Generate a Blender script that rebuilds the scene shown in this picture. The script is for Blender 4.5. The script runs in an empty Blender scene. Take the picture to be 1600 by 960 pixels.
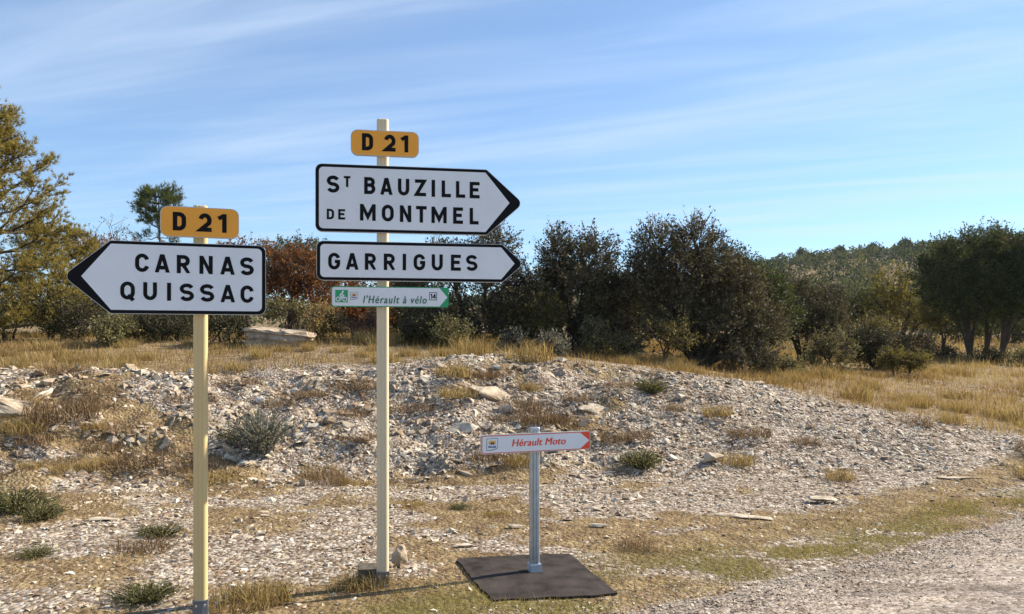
import bpy, bmesh, math, random
import numpy as np
from mathutils import Vector, Matrix

random.seed(7)
RNG = np.random.default_rng(7)
scene = bpy.context.scene
COL = scene.collection
R = math.radians

# ------------------------------------------------------------------ camera
F = 1200.0            # focal length in photo pixels (photo 1600 x 960)
HZ = 530.0            # photo row of the horizon
CAMZ = 1.7
cam_d = bpy.data.cameras.new('camera')
cam_d.sensor_width = 36.0
cam_d.lens = 36.0 * F / 1600.0
cam_d.shift_y = (HZ - 480.0) / 1600.0
cam_d.clip_start = 0.05
cam_d.clip_end = 3000.0
cam = bpy.data.objects.new('camera', cam_d)
COL.objects.link(cam)
cam.location = (0, 0, CAMZ)
cam.rotation_euler = (R(90), 0, 0)
scene.camera = cam

# ------------------------------------------------------------------ light
SUN_EL = 36.0
SUN_AZ = 69.0         # from +Y towards +X
SKY_STRENGTH = 0.086
SUN_STRENGTH = 5.0
EXPOSURE = 1.12
scene.view_settings.view_transform = 'Standard'
scene.view_settings.look = 'None'
scene.view_settings.gamma = 1.0
scene.view_settings.use_curve_mapping = False
scene.view_settings.exposure = EXPOSURE
scene.cycles.max_bounces = 6
scene.cycles.transparent_max_bounces = 4

world = bpy.data.worlds.new('World')
scene.world = world
world.use_nodes = True
wn, wl = world.node_tree.nodes, world.node_tree.links
wn.clear()
w_out = wn.new('ShaderNodeOutputWorld')
w_bg = wn.new('ShaderNodeBackground')
w_bg.inputs['Strength'].default_value = SKY_STRENGTH
sky = wn.new('ShaderNodeTexSky')
sky.sky_type = 'NISHITA'
sky.sun_disc = False
sky.sun_elevation = R(SUN_EL)
sky.sun_rotation = R(SUN_AZ)
sky.altitude = 200
sky.air_density = 1.0
sky.dust_density = 0.15
sky.ozone_density = 2.2
# thin cirrus: the view direction projected on a flat cloud layer, streaked along one wind direction
tc = wn.new('ShaderNodeTexCoord')
sep = wn.new('ShaderNodeSeparateXYZ')
wl.new(tc.outputs['Generated'], sep.inputs[0])
zc = wn.new('ShaderNodeMath'); zc.operation = 'MAXIMUM'; zc.inputs[1].default_value = 0.03
wl.new(sep.outputs['Z'], zc.inputs[0])
dx = wn.new('ShaderNodeMath'); dx.operation = 'DIVIDE'
dy = wn.new('ShaderNodeMath'); dy.operation = 'DIVIDE'
wl.new(sep.outputs['X'], dx.inputs[0]); wl.new(zc.outputs[0], dx.inputs[1])
wl.new(sep.outputs['Y'], dy.inputs[0]); wl.new(zc.outputs[0], dy.inputs[1])
comb = wn.new('ShaderNodeCombineXYZ')
wl.new(dx.outputs[0], comb.inputs[0]); wl.new(dy.outputs[0], comb.inputs[1])
def cirrus(rot, sx, sy, scale, lo, hi, detail, off):
    rt = wn.new('ShaderNodeMapping')
    rt.inputs['Rotation'].default_value = (0, 0, R(rot))
    wl.new(comb.outputs[0], rt.inputs['Vector'])
    mp = wn.new('ShaderNodeMapping')
    mp.inputs['Scale'].default_value = (sx, sy, 1)
    mp.inputs['Location'].default_value = off
    wl.new(rt.outputs[0], mp.inputs['Vector'])
    nz = wn.new('ShaderNodeTexNoise')
    nz.inputs['Scale'].default_value = scale
    nz.inputs['Detail'].default_value = detail
    nz.inputs['Roughness'].default_value = 0.58
    nz.inputs['Distortion'].default_value = 0.5
    wl.new(mp.outputs[0], nz.inputs['Vector'])
    mr = wn.new('ShaderNodeMapRange')
    mr.interpolation_type = 'SMOOTHSTEP'
    mr.inputs['From Min'].default_value = lo
    mr.inputs['From Max'].default_value = hi
    wl.new(nz.outputs['Fac'], mr.inputs['Value'])
    return mr.outputs[0]
c1 = cirrus(26, 0.22, 1.0, 1.15, 0.40, 0.82, 5, (3.1, 0.4, 0))
c2 = cirrus(17, 0.30, 1.7, 0.8, 0.42, 0.85, 4, (7.7, 2.9, 0))
cm = wn.new('ShaderNodeMath'); cm.operation = 'MAXIMUM'
wl.new(c1, cm.inputs[0]); wl.new(c2, cm.inputs[1])
cf = wn.new('ShaderNodeMath'); cf.operation = 'MULTIPLY_ADD'; cf.inputs[1].default_value = 0.48; cf.inputs[2].default_value = 0.17
wl.new(cm.outputs[0], cf.inputs[0])
mixc = wn.new('ShaderNodeMix'); mixc.data_type = 'RGBA'
mixc.inputs['B'].default_value = (4.1, 4.9, 5.9, 1)
wl.new(cf.outputs[0], mixc.inputs['Factor'])
skt = wn.new('ShaderNodeMix'); skt.data_type = 'RGBA'; skt.blend_type = 'MULTIPLY'
skt.inputs['Factor'].default_value = 1.0; skt.inputs['B'].default_value = (0.63, 0.82, 0.98, 1)
wl.new(sky.outputs[0], skt.inputs['A'])
wl.new(skt.outputs['Result'], mixc.inputs['A'])
wl.new(mixc.outputs['Result'], w_bg.inputs['Color'])
wl.new(w_bg.outputs[0], w_out.inputs['Surface'])

sun_d = bpy.data.lights.new('sun', 'SUN')
sun_d.energy = SUN_STRENGTH
sun_d.angle = R(0.5)
sun_d.color = (1.0, 0.90, 0.74)
sun = bpy.data.objects.new('sun', sun_d)
COL.objects.link(sun)
SUN_DIR = Vector((math.sin(R(SUN_AZ)) * math.cos(R(SUN_EL)), math.cos(R(SUN_AZ)) * math.cos(R(SUN_EL)), math.sin(R(SUN_EL))))
sun.rotation_euler = (-SUN_DIR).to_track_quat('-Z', 'Y').to_euler()
sun.location = SUN_DIR * 60

# ------------------------------------------------------------------ noise and terrain
def _hash(ix, iy, seed):
    n = (ix.astype(np.int64) * 374761393 + iy.astype(np.int64) * 668265263 + seed * 974711) & 0x7fffffff
    n = ((n ^ (n >> 13)) * 1274126177) & 0x7fffffff
    n = n ^ (n >> 16)
    return (n & 0xffff) / 65535.0
def vnoise(x, y, s, seed=0):
    x = np.asarray(x, float) / s + 1000.0; y = np.asarray(y, float) / s + 1000.0
    ix = np.floor(x); iy = np.floor(y)
    fx = x - ix; fy = y - iy
    fx = fx * fx * (3 - 2 * fx); fy = fy * fy * (3 - 2 * fy)
    a = _hash(ix, iy, seed); b = _hash(ix + 1, iy, seed); c = _hash(ix, iy + 1, seed); d = _hash(ix + 1, iy + 1, seed)
    return (a * (1 - fx) + b * fx) * (1 - fy) + (c * (1 - fx) + d * fx) * fy
def fbm(x, y, s, seed=0, n=4):
    v = 0; a = 0.5; t = 0
    for k in range(n):
        v = v + a * vnoise(x, y, s / 2 ** k, seed + k * 17); t += a; a *= 0.5
    return v / t
def sstep(a, b, v):
    t = np.clip((v - a) / (b - a), 0, 1)
    return t * t * (3 - 2 * t)

UC = (np.array([-900, -400, 0, 316, 600, 800, 1000, 1200, 1400, 1600, 2000, 2600]) - 800) / F
P_YF = np.array([8.5, 8.5, 8.4, 8.8, 8.9, 9.0, 9.2, 9.2, 8.8, 8.6, 12, 16])
P_YC = np.array([11.2, 11.2, 11.2, 11.8, 12.4, 13.2, 13.2, 12.5, 11.5, 10.6, 16, 22])
P_ZC = np.array([1.19, 1.19, 1.19, 1.13, 1.23, 1.38, 1.19, .92, .56, .33, .36, .4])
P_Z1 = np.array([1.65, 1.65, 1.7, 1.7, 1.7, 1.56, 1.3, .98, .78, .60, .5, .5])
P_Z2 = np.array([1.8, 1.8, 1.8, 1.8, 1.8, 1.7, 1.5, 1.15, .98, .84, .8, .8])
P_Z3 = np.array([1.9, 1.9, 1.9, 1.9, 1.9, 1.8, 1.6, 1.36, 1.36, 1.30, 1.2, 1.2])
P_HL = np.array([7, 7, 7, 8, 9, 11, 15, 20.8, 25, 28, 32, 35])   # ridge height at 215 m

def upar(x, y):
    return np.clip(x / np.maximum(y, 3.5), UC[0], UC[-1])
def bank_par(x, y):
    u = upar(x, y)
    yf = np.interp(u, UC, P_YF); yc = np.interp(u, UC, P_YC)
    return (y - yf) / (yc - yf)
def base_z(x, y):
    x = np.asarray(x, float); y = np.asarray(y, float)
    u = upar(x, y)
    yf = np.interp(u, UC, P_YF); yc = np.interp(u, UC, P_YC)
    zc_ = np.interp(u, UC, P_ZC); z1 = np.interp(u, UC, P_Z1); z2 = np.interp(u, UC, P_Z2); z3 = np.interp(u, UC, P_Z3)
    hl = np.interp(u, UC, P_HL)
    t = np.clip((y - yf) / (yc - yf), 0, 1)
    prof = 0.35 * t + 0.65 * (t * t * (3 - 2 * t))
    z = prof * zc_
    y1 = np.maximum(yc + 1.5, 16.0)
    y2 = np.maximum(y1 + 1, 22.0); y3 = np.maximum(y2 + 1, 30.0)
    z = np.where(y > yc, zc_ + (z1 - zc_) * np.clip((y - yc) / (y1 - yc), 0, 1), z)
    z = np.where(y > y1, z1 + (z2 - z1) * np.clip((y - y1) / (y2 - y1), 0, 1), z)
    z = np.where(y > y2, z2 + (z3 - z2) * np.clip((y - y2) / (y3 - y2), 0, 1), z)
    z = np.where(y > y3, z3 + 0.45 * np.clip((y - y3) / 25, 0, 1), z)
    hill = sstep(62, 215, y) * 0.6 + 0.4 * np.clip((y - 62) / 153, 0, 1)
    z = np.where(y > 62, z + hill * (hl - 1.8) - np.clip((y - 230) / 400, 0, 1) * hl * 0.4, z)
    return z
ROAD_PTS = np.array([[-60, -12], [-30, -4.0], [-12, 1.6], [-6, 3.0], [-2.4, 3.95], [-.8, 4.33], [.63, 4.78], [1.81, 5.42], [3.0, 6.1], [4.86, 7.4], [8, 9.7], [14, 13.8], [24, 18.5], [60, 30]])
def road_edge(x):
    return np.interp(x, ROAD_PTS[:, 0], ROAD_PTS[:, 1])
def rough(x, y):
    t = bank_par(x, y)
    bank = sstep(-0.08, 0.2, t) * (1 - sstep(0.9, 1.25, t))
    u = upar(x, y)
    left = 1 - 0.55 * sstep(0.05, 0.35, u)
    n = fbm(x, y, 1.6, 3, 5) - 0.5
    ridged = np.abs(fbm(x + 0.3 * y, y * 1.4, 0.8, 31, 4) - 0.5) * 2
    flat = (fbm(x, y, 0.9, 11, 4) - 0.5) * 0.05 * sstep(4.2, 6.5, y - (road_edge(x) - 4.0))
    far = (fbm(x, y, 9, 21, 4) - 0.5) * 0.35 * sstep(18, 40, y)
    far2 = (fbm(x, y, 38, 41, 4) - 0.5) * 3 * sstep(70, 140, y)
    return bank * left * (n * 0.46 + (0.22 - ridged) * 0.24) + flat * (1 - bank) + far + far2
def gz(x, y):
    x = np.asarray(x, float); y = np.asarray(y, float)
    d = road_edge(x) - y
    cut = sstep(-0.02, 0.25, d) * 0.03
    z = base_z(x, y) + rough(x, y) * sstep(0.0, 0.6, -d) - cut
    return z
def gz1(x, y):
    return float(gz(np.array([x]), np.array([y]))[0])
def at(px, py, Y):
    return Vector(((px - 800) / F * Y, Y, CAMZ + (HZ - py) / F * Y))
def hit(px, py):
    """where the sight line of a photo point meets the ground"""
    ys = np.geomspace(3.5, 200, 4000)
    xs = (px - 800) / F * ys
    zs = CAMZ + (HZ - py) / F * ys
    g = gz(xs, ys)
    k = np.argmax(zs <= g)
    if zs[k] > g[k]:
        k = len(ys) - 1
    return float(xs[k]), float(ys[k]), float(g[k])

def greenness(x, y):
    d = y - road_edge(x)
    strip = sstep(-0.02, 0.12, d) * (1 - sstep(0.45, 1.05, d))
    front = sstep(-1.5, 0.2, x) * (1 - sstep(1.6, 3.2, x)) * (1 - sstep(0.7, 1.5, d))
    g = np.maximum(strip, front * .8) * sstep(0.42, 0.72, fbm(x, y * 1.6, 0.55, 51, 6) + 0.08)
    spots = sstep(0.60, 0.75, fbm(x, y, 1.3, 61, 3)) * 0.5 * sstep(16, 24, y)
    return np.clip(g * .8 + spots, 0, 1)
def litter(x, y):
    """dry grass, moss and brown leaf litter, 0..1"""
    t = bank_par(x, y)
    u = upar(x, y)
    plateau = sstep(0.92, 1.35, t)
    n = fbm(x + .35 * fbm(x, y, .5, 73, 2), y * 1.5 + .5 * fbm(x, y, .4, 74, 2), 1.1, 71, 6)
    patch = 0.22 + 0.78 * sstep(0.46, 0.64, n)
    rut = np.exp(-((y - road_edge(x) - 1.15 - 0.25 * (fbm(x, y, 1.2, 81, 2) - .5)) / 0.42) ** 2) * sstep(0.3, 1.2, x) * 0.95
    near = (1 - sstep(5.0, 6.2, y)) * sstep(0.36, 0.58, n) * (y > road_edge(x))
    rightscree = sstep(0.05, 0.3, u) * sstep(0.0, 0.3, t) * (1 - plateau)
    v = patch * 0.9 * (1 - 0.72 * rightscree)
    v = np.maximum(v, plateau * (0.55 + 0.45 * sstep(0.38, 0.55, n)))
    v = np.maximum(v, rut)
    v = np.maximum(v, near * 0.9)
    return np.clip(v, 0, 1)
def stone_density(x, y):
    t = bank_par(x, y)
    bank = sstep(-0.15, 0.15, t) * (1 - sstep(0.95, 1.25, t))
    flat = (1 - sstep(-0.15, 0.15, t)) * 0.85
    top = sstep(0.95, 1.25, t) * 0.16 * (1 - sstep(1.6, 2.4, t))
    d = (bank + flat + top) * (.30 + 1.0 * sstep(.30, .62, fbm(x, y, .7, 131, 4))) * (1 - 0.72 * litter(x, y)) * (1 - 0.9 * greenness(x, y))
    return d * (y > road_edge(x) + 0.10)

# ------------------------------------------------------------------ mesh helpers
class MB:
    """collects vertices, faces and one float per vertex, then links ONE mesh object"""
    def __init__(s):
        s.v, s.f3, s.f4, s.a, s.n = [], [], [], [], 0
    def add(s, v, f, a=0.0):
        v = np.asarray(v, np.float32).reshape(-1, 3)
        f = np.asarray(f, np.int64)
        if f.shape[1] == 3: s.f3.append(f + s.n)
        else: s.f4.append(f + s.n)
        a = np.broadcast_to(np.asarray(a, np.float32), (len(v),))
        s.v.append(v); s.a.append(a); s.n += len(v)
    def mesh(s, name, mats, smooth=False):
        v = np.concatenate(s.v)
        f3 = np.concatenate(s.f3) if s.f3 else np.zeros((0, 3), np.int64)
        f4 = np.concatenate(s.f4) if s.f4 else np.zeros((0, 4), np.int64)
        me = bpy.data.meshes.new(name)
        me.vertices.add(len(v)); me.vertices.foreach_set('co', v.ravel())
        idx = np.concatenate([f3.ravel(), f4.ravel()]).astype(np.int32)
        me.loops.add(len(idx)); me.loops.foreach_set('vertex_index', idx)
        npoly = len(f3) + len(f4)
        st = np.concatenate([np.arange(len(f3)) * 3, len(f3) * 3 + np.arange(len(f4)) * 4]).astype(np.int32)
        me.polygons.add(npoly); me.polygons.foreach_set('loop_start', st)
        me.polygons.foreach_set('use_smooth', np.full(npoly, smooth))
        me.update(calc_edges=True)
        at_ = me.attributes.new('rnd', 'FLOAT', 'POINT')
        at_.data.foreach_set('value', np.concatenate(s.a))
        for m in (mats if isinstance(mats, (list, tuple)) else [mats]): me.materials.append(m)
        return me
    def build(s, name, mats, parent=None, smooth=False):
        return link(name, s.mesh(name, mats, smooth), parent)
def link(name, me, parent=None):
    o = bpy.data.objects.new(name, me); COL.objects.link(o)
    if parent is not None: o.parent = parent
    return o
def tag(o, label=None, cat=None, group=None, kind=None):
    if label: o['label'] = label
    if cat: o['category'] = cat
    if group: o['group'] = group
    if kind: o['kind'] = kind
    return o
def empty(name, loc, rz=0.0):
    o = bpy.data.objects.new(name, None); COL.objects.link(o)
    o.location = loc; o.rotation_euler = (0, 0, rz); o.empty_display_size = 0.2
    return o
def bm_obj(name, bm, mat, parent=None, smooth=False):
    me = bpy.data.meshes.new(name); bm.normal_update(); bm.to_mesh(me); bm.free()
    if smooth:
        for p in me.polygons: p.use_smooth = True
    me.materials.append(mat)
    return link(name, me, parent)
def tube(mb, pts, rad, seg=6, a=0.0):
    pts = np.asarray(pts, float); rad = np.broadcast_to(np.asarray(rad, float), (len(pts),))
    d = np.gradient(pts, axis=0); d /= np.linalg.norm(d, axis=1)[:, None] + 1e-9
    ref = np.where(np.abs(d[:, 2:3]) < 0.9, np.array([[0, 0, 1.0]]), np.array([[1.0, 0, 0]]))
    s = np.cross(d, ref); s /= np.linalg.norm(s, axis=1)[:, None] + 1e-9
    t = np.cross(d, s)
    an = np.arange(seg) * 2 * math.pi / seg
    ring = pts[:, None, :] + rad[:, None, None] * (np.cos(an)[None, :, None] * s[:, None, :] + np.sin(an)[None, :, None] * t[:, None, :])
    n = len(pts); i = np.arange(n - 1)[:, None] * seg; j = np.arange(seg)[None, :]; j2 = (j + 1) % seg
    f = np.stack([i + j, i + j2, i + seg + j2, i + seg + j], -1).reshape(-1, 4)
    mb.add(ring.reshape(-1, 3), f, a)
def leaves(mb, P, D, size, rng, a=None, aspect=0.55):
    """one four-cornered leaf at each P, pointing roughly along D"""
    n = len(P)
    D = D + rng.normal(0, 0.55, (n, 3)); D /= np.linalg.norm(D, axis=1)[:, None] + 1e-9
    S = np.cross(D, rng.normal(0, 1, (n, 3))); S /= np.linalg.norm(S, axis=1)[:, None] + 1e-9
    N = np.cross(D, S)
    L = size * rng.uniform(0.65, 1.3, n)[:, None]
    W = L * aspect * 0.5
    v = np.stack([P, P + D * L * 0.5 + S * W + N * L * 0.08, P + D * L, P + D * L * 0.5 - S * W + N * L * 0.08], 1).reshape(-1, 3)
    f = np.arange(n * 4).reshape(-1, 4)
    if a is None: a = rng.uniform(0, 1, n)
    mb.add(v, f, np.repeat(a, 4))
def blades(mb, P, h, w, lean, rng, seg2=True, a=None):
    """thin grass blades rooted at P"""
    n = len(P)
    an = rng.uniform(0, 2 * math.pi, n)
    side = np.stack([np.cos(an), np.sin(an), np.zeros(n)], 1)
    la = rng.uniform(0, 2 * math.pi, n)
    ld = np.stack([np.cos(la), np.sin(la), np.zeros(n)], 1) * (np.abs(rng.normal(0, 1, n)) * lean)[:, None]
    H = np.broadcast_to(h, (n,))[:, None]; W = np.broadcast_to(w, (n,))[:, None]
    up = np.array([[0, 0, 1.0]])
    if a is None: a = rng.uniform(0, 1, n)
    if seg2:
        m = P + up * H * 0.55 + ld * H * 0.35
        tip = P + up * H * 0.95 + ld * H
        v = np.stack([P - side * W, P + side * W, m + side * W * 0.7, m - side * W * 0.7, tip], 1).reshape(-1, 3)
        b = (np.arange(n) * 5)[:, None]
        base = mb.n
        mb.add(v, np.concatenate([b + np.array([[3, 2, 4]])]), np.repeat(a, 5))
        mb.f4.append(np.concatenate([b + np.array([[0, 1, 2, 3]])]) + base)
    else:
        tip = P + up * H + ld * H
        v = np.stack([P - side * W, P + side * W, tip], 1).reshape(-1, 3)
        mb.add(v, np.arange(n * 3).reshape(-1, 3), np.repeat(a, 3))

# ------------------------------------------------------------------ materials
def newmat(name):
    m = bpy.data.materials.new(name); m.use_nodes = True
    nt = m.node_tree; nt.nodes.clear()
    out = nt.nodes.new('ShaderNodeOutputMaterial')
    return m, nt, nt.nodes, nt.links, out
def ramp(nodes, cols, pos=None):
    r = nodes.new('ShaderNodeValToRGB')
    e = r.color_ramp.elements
    while len(e) < len(cols): e.new(0.5)
    for i, c in enumerate(cols):
        e[i].position = pos[i] if pos else i / (len(cols) - 1)
        e[i].color = (*c, 1)
    return r
def noise(nodes, links, scale, detail=4, vec=None, rough_=0.6):
    n = nodes.new('ShaderNodeTexNoise')
    n.inputs['Scale'].default_value = scale; n.inputs['Detail'].default_value = detail
    n.inputs['Roughness'].default_value = rough_
    if vec is not None: links.new(vec, n.inputs['Vector'])
    return n
def mixrgb(nodes, links, fac, a, b, mode='MIX'):
    m = nodes.new('ShaderNodeMix'); m.data_type = 'RGBA'; m.blend_type = mode
    for key, val in (('Factor', fac), ('A', a), ('B', b)):
        if hasattr(val, 'is_output'): links.new(val, m.inputs[key])
        else: m.inputs[key].default_value = val if not isinstance(val, tuple) else (*val, 1)
    return m.outputs['Result']
def leafmat(name, cols, transl=0.35, rough_=0.5, tcol=None, spec=0.35):
    m, nt, n, l, out = newmat(name)
    a = n.new('ShaderNodeAttribute'); a.attribute_name = 'rnd'
    r = ramp(n, cols); l.new(a.outputs['Fac'], r.inputs[0])
    p = n.new('ShaderNodeBsdfPrincipled'); p.inputs['Roughness'].default_value = max(rough_, .62)
    p.inputs['Specular IOR Level'].default_value = spec * .4
    l.new(r.outputs[0], p.inputs['Base Color'])
    t = n.new('ShaderNodeBsdfTranslucent')
    tc_ = mixrgb(n, l, 1.0, r.outputs[0], tcol or (1.0, 0.95, 0.6), 'MULTIPLY')
    l.new(tc_, t.inputs['Color'])
    mx = n.new('ShaderNodeMixShader'); mx.inputs[0].default_value = transl
    l.new(p.outputs[0], mx.inputs[1]); l.new(t.outputs[0], mx.inputs[2])
    l.new(mx.outputs[0], out.inputs['Surface'])
    return m
def plain(name, col, rough_=0.5, metal=0.0, var=0.08, scale=8.0, bump=0.0, spec=0.5):
    """a colour with faint dirt and wear"""
    m, nt, n, l, out = newmat(name)
    tcn = n.new('ShaderNodeTexCoord')
    nz = noise(n, l, scale, 6, tcn.outputs['Object'])
    r = ramp(n, [tuple(c * (1 - var * 1.6) for c in col), col, tuple(min(1, c * (1 + var)) for c in col)], [0.25, 0.52, 0.8])
    l.new(nz.outputs['Fac'], r.inputs[0])
    p = n.new('ShaderNodeBsdfPrincipled')
    p.inputs['Roughness'].default_value = rough_; p.inputs['Metallic'].default_value = metal
    p.inputs['Specular IOR Level'].default_value = spec
    l.new(r.outputs[0], p.inputs['Base Color'])
    if bump:
        b = n.new('ShaderNodeBump'); b.inputs['Strength'].default_value = bump; b.inputs['Distance'].default_value = 0.004
        nz2 = noise(n, l, scale * 9, 3, tcn.outputs['Object'])
        l.new(nz2.outputs['Fac'], b.inputs['Height']); l.new(b.outputs[0], p.inputs['Normal'])
    l.new(p.outputs[0], out.inputs['Surface'])
    return m
def rockmat(name, use_attr):
    m, nt, n, l, out = newmat(name)
    tcn = n.new('ShaderNodeTexCoord'); geo = n.new('ShaderNodeNewGeometry')
    if use_attr:
        a = n.new('ShaderNodeAttribute'); a.attribute_name = 'rnd'; rv = a.outputs['Fac']
    else:
        oi = n.new('ShaderNodeObjectInfo'); rv = oi.outputs['Alpha']
    base = ramp(n, [(.22, .145, .09), (.32, .25, .18), (.44, .37, .285), (.56, .495, .40), (.65, .60, .52)], [0, .2, .5, .8, 1])
    l.new(rv, base.inputs[0])
    nz = noise(n, l, 7, 7, geo.outputs['Position'], 0.68)
    st = ramp(n, [(.52, .48, .44), (.95, .94, .92), (1.0, 1.0, 1.0)], [.33, .5, .75])
    l.new(nz.outputs['Fac'], st.inputs[0])
    c = mixrgb(n, l, 1.0, base.outputs[0], st.outputs[0], 'MULTIPLY')
    nr = noise(n, l, 3.1, 5, geo.outputs['Position'])
    rr = ramp(n, [(0, 0, 0), (.85, .85, .85)], [.50, .68]); l.new(nr.outputs['Fac'], rr.inputs[0])
    c = mixrgb(n, l, rr.outputs[0], c, (.25, .165, .095))
    p = n.new('ShaderNodeBsdfPrincipled'); p.inputs['Roughness'].default_value = 0.88
    p.inputs['Specular IOR Level'].default_value = 0.25
    l.new(c, p.inputs['Base Color'])
    b = n.new('ShaderNodeBump'); b.inputs['Strength'].default_value = 0.55; b.inputs['Distance'].default_value = 0.012
    nb = noise(n, l, 34, 6, geo.outputs['Position'], 0.65)
    l.new(nb.outputs['Fac'], b.inputs['Height']); l.new(b.outputs[0], p.inputs['Normal'])
    l.new(p.outputs[0], out.inputs['Surface'])
    return m
M_ROCK = rockmat('limestone', False)
M_CHIP = rockmat('limestone_chips', True)

def groundmat():
    m, nt, n, l, out = newmat('stony_ground')
    geo = n.new('ShaderNodeNewGeometry'); pos = geo.outputs['Position']
    cov = n.new('ShaderNodeAttribute'); cov.attribute_name = 'cover'
    sp = n.new('ShaderNodeSeparateColor'); l.new(cov.outputs['Color'], sp.inputs[0])
    vo = n.new('ShaderNodeTexVoronoi'); vo.inputs['Scale'].default_value = 26
    l.new(pos, vo.inputs['Vector'])
    vs = n.new('ShaderNodeSeparateColor'); l.new(vo.outputs['Color'], vs.inputs[0])
    grav = ramp(n, [(.085, .055, .035), (.17, .125, .09), (.30, .25, .20), (.47, .42, .36)], [0, .3, .65, 1])
    l.new(vs.outputs[0], grav.inputs[0])
    nd = noise(n, l, 5, 7, pos, 0.7)
    lit = ramp(n, [(.075, .048, .027), (.16, .108, .058), (.26, .19, .10), (.38, .30, .18)], [.28, .45, .6, .78])
    l.new(nd.outputs['Fac'], lit.inputs[0])
    ng = noise(n, l, 11, 6, pos, 0.7)
    grn = ramp(n, [(.075, .058, .025), (.14, .115, .045), (.22, .185, .08)], [.3, .5, .75])
    l.new(ng.outputs['Fac'], grn.inputs[0])
    nb0 = noise(n, l, 14, 6, pos, 0.7)
    def breakup(fac, lo, hi):
        ad = n.new('ShaderNodeMath'); ad.operation = 'ADD'
        mu = n.new('ShaderNodeMath'); mu.operation = 'MULTIPLY_ADD'
        l.new(nb0.outputs['Fac'], mu.inputs[0]); mu.inputs[1].default_value = 1.3; mu.inputs[2].default_value = -0.65
        l.new(fac, ad.inputs[0]); l.new(mu.outputs[0], ad.inputs[1])
        mr = n.new('ShaderNodeMapRange'); mr.inputs['From Min'].default_value = lo; mr.inputs['From Max'].default_value = hi
        l.new(ad.outputs[0], mr.inputs['Value'])
        return mr.outputs[0]
    c = mixrgb(n, l, breakup(sp.outputs[0], 0.30, 0.62), grav.outputs[0], lit.outputs[0])
    c = mixrgb(n, l, breakup(sp.outputs[1], 0.30, 0.75), c, grn.outputs[0])
    p = n.new('ShaderNodeBsdfPrincipled'); p.inputs['Roughness'].default_value = 0.95
    p.inputs['Specular IOR Level'].default_value = 0.15
    l.new(c, p.inputs['Base Color'])
    b = n.new('ShaderNodeBump'); b.inputs['Strength'].default_value = 0.8; b.inputs['Distance'].default_value = 0.03
    hm = n.new('ShaderNodeMath'); hm.operation = 'SUBTRACT'
    l.new(nb0.outputs['Fac'], hm.inputs[0]); l.new(vo.outputs['Distance'], hm.inputs[1])
    l.new(hm.outputs[0], b.inputs['Height']); l.new(b.outputs[0], p.inputs['Normal'])
    l.new(p.outputs[0], out.inputs['Surface'])
    return m
M_GROUND = groundmat()
def roadmat():
    m, nt, n, l, out = newmat('worn_chipseal')
    geo = n.new('ShaderNodeNewGeometry'); pos = geo.outputs['Position']
    vo = n.new('ShaderNodeTexVoronoi'); vo.inputs['Scale'].default_value = 48; l.new(pos, vo.inputs['Vector'])
    vs = n.new('ShaderNodeSeparateColor'); l.new(vo.outputs['Color'], vs.inputs[0])
    g = ramp(n, [(.10, .08, .065), (.24, .20, .17), (.36, .31, .27), (.52, .47, .42)], [0, .3, .7, 1])
    l.new(vs.outputs[0], g.inputs[0])
    nz = noise(n, l, 1.4, 6, pos, 0.65)
    t = ramp(n, [(.50, .47, .45), (.9, .87, .84), (1.0, .98, .95)], [.32, .5, .7]); l.new(nz.outputs['Fac'], t.inputs[0])
    c = mixrgb(n, l, 1.0, g.outputs[0], t.outputs[0], 'MULTIPLY')
    mpn = n.new('ShaderNodeMapping'); mpn.inputs['Rotation'].default_value = (0, 0, R(-32)); mpn.inputs['Scale'].default_value = (.35, 2.6, 1)
    l.new(pos, mpn.inputs['Vector'])
    nw = noise(n, l, 1.6, 5, mpn.outputs[0], 0.6)
    tw = ramp(n, [(.55, .52, .50), (1, 1, 1), (1.0, .95, .88)], [.34, .52, .7]); l.new(nw.outputs['Fac'], tw.inputs[0])
    c = mixrgb(n, l, 1.0, c, tw.outputs[0], 'MULTIPLY')
    p = n.new('ShaderNodeBsdfPrincipled'); p.inputs['Roughness'].default_value = 0.9; p.inputs['Specular IOR Level'].default_value = 0.25
    l.new(c, p.inputs['Base Color'])
    b = n.new('ShaderNodeBump'); b.inputs['Strength'].default_value = 0.8; b.inputs['Distance'].default_value = 0.008
    inv = n.new('ShaderNodeMath'); inv.operation = 'SUBTRACT'; inv.inputs[0].default_value = 1
    l.new(vo.outputs['Distance'], inv.inputs[1]); l.new(inv.outputs[0], b.inputs['Height'])
    l.new(b.outputs[0], p.inputs['Normal']); l.new(p.outputs[0], out.inputs['Surface'])
    return m
M_ROAD = roadmat()
M_BARK = plain('grey_bark', (.075, .058, .045), 0.95, var=0.3, scale=14, bump=0.6, spec=0.1)
M_OAK = leafmat('holm_oak_leaf', [(.026, .026, .013), (.058, .054, .028), (.118, .103, .060), (.215, .185, .12)], 0.24, 0.5, spec=.22)
M_OAKG = leafmat('green_oak_leaf', [(.018, .028, .010), (.038, .056, .018), (.078, .096, .030), (.14, .14, .048)], 0.28, 0.45)
M_YEL = leafmat('yellowing_leaf', [(.06, .055, .018), (.12, .105, .03), (.21, .175, .045), (.30, .25, .08)], 0.38, 0.5)
M_RED = leafmat('russet_oak_leaf', [(.06, .024, .010), (.13, .05, .019), (.24, .095, .030), (.30, .145, .05)], 0.4, 0.55)
M_DARK = leafmat('dark_scrub_leaf', [(.016, .019, .010), (.032, .036, .016), (.06, .06, .027), (.10, .09, .042)], 0.2, 0.5)
M_PINE = leafmat('pine_needle', [(.09, .078, .024), (.19, .155, .044), (.30, .24, .072), (.40, .32, .11)], 0.48, 0.5)
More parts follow.
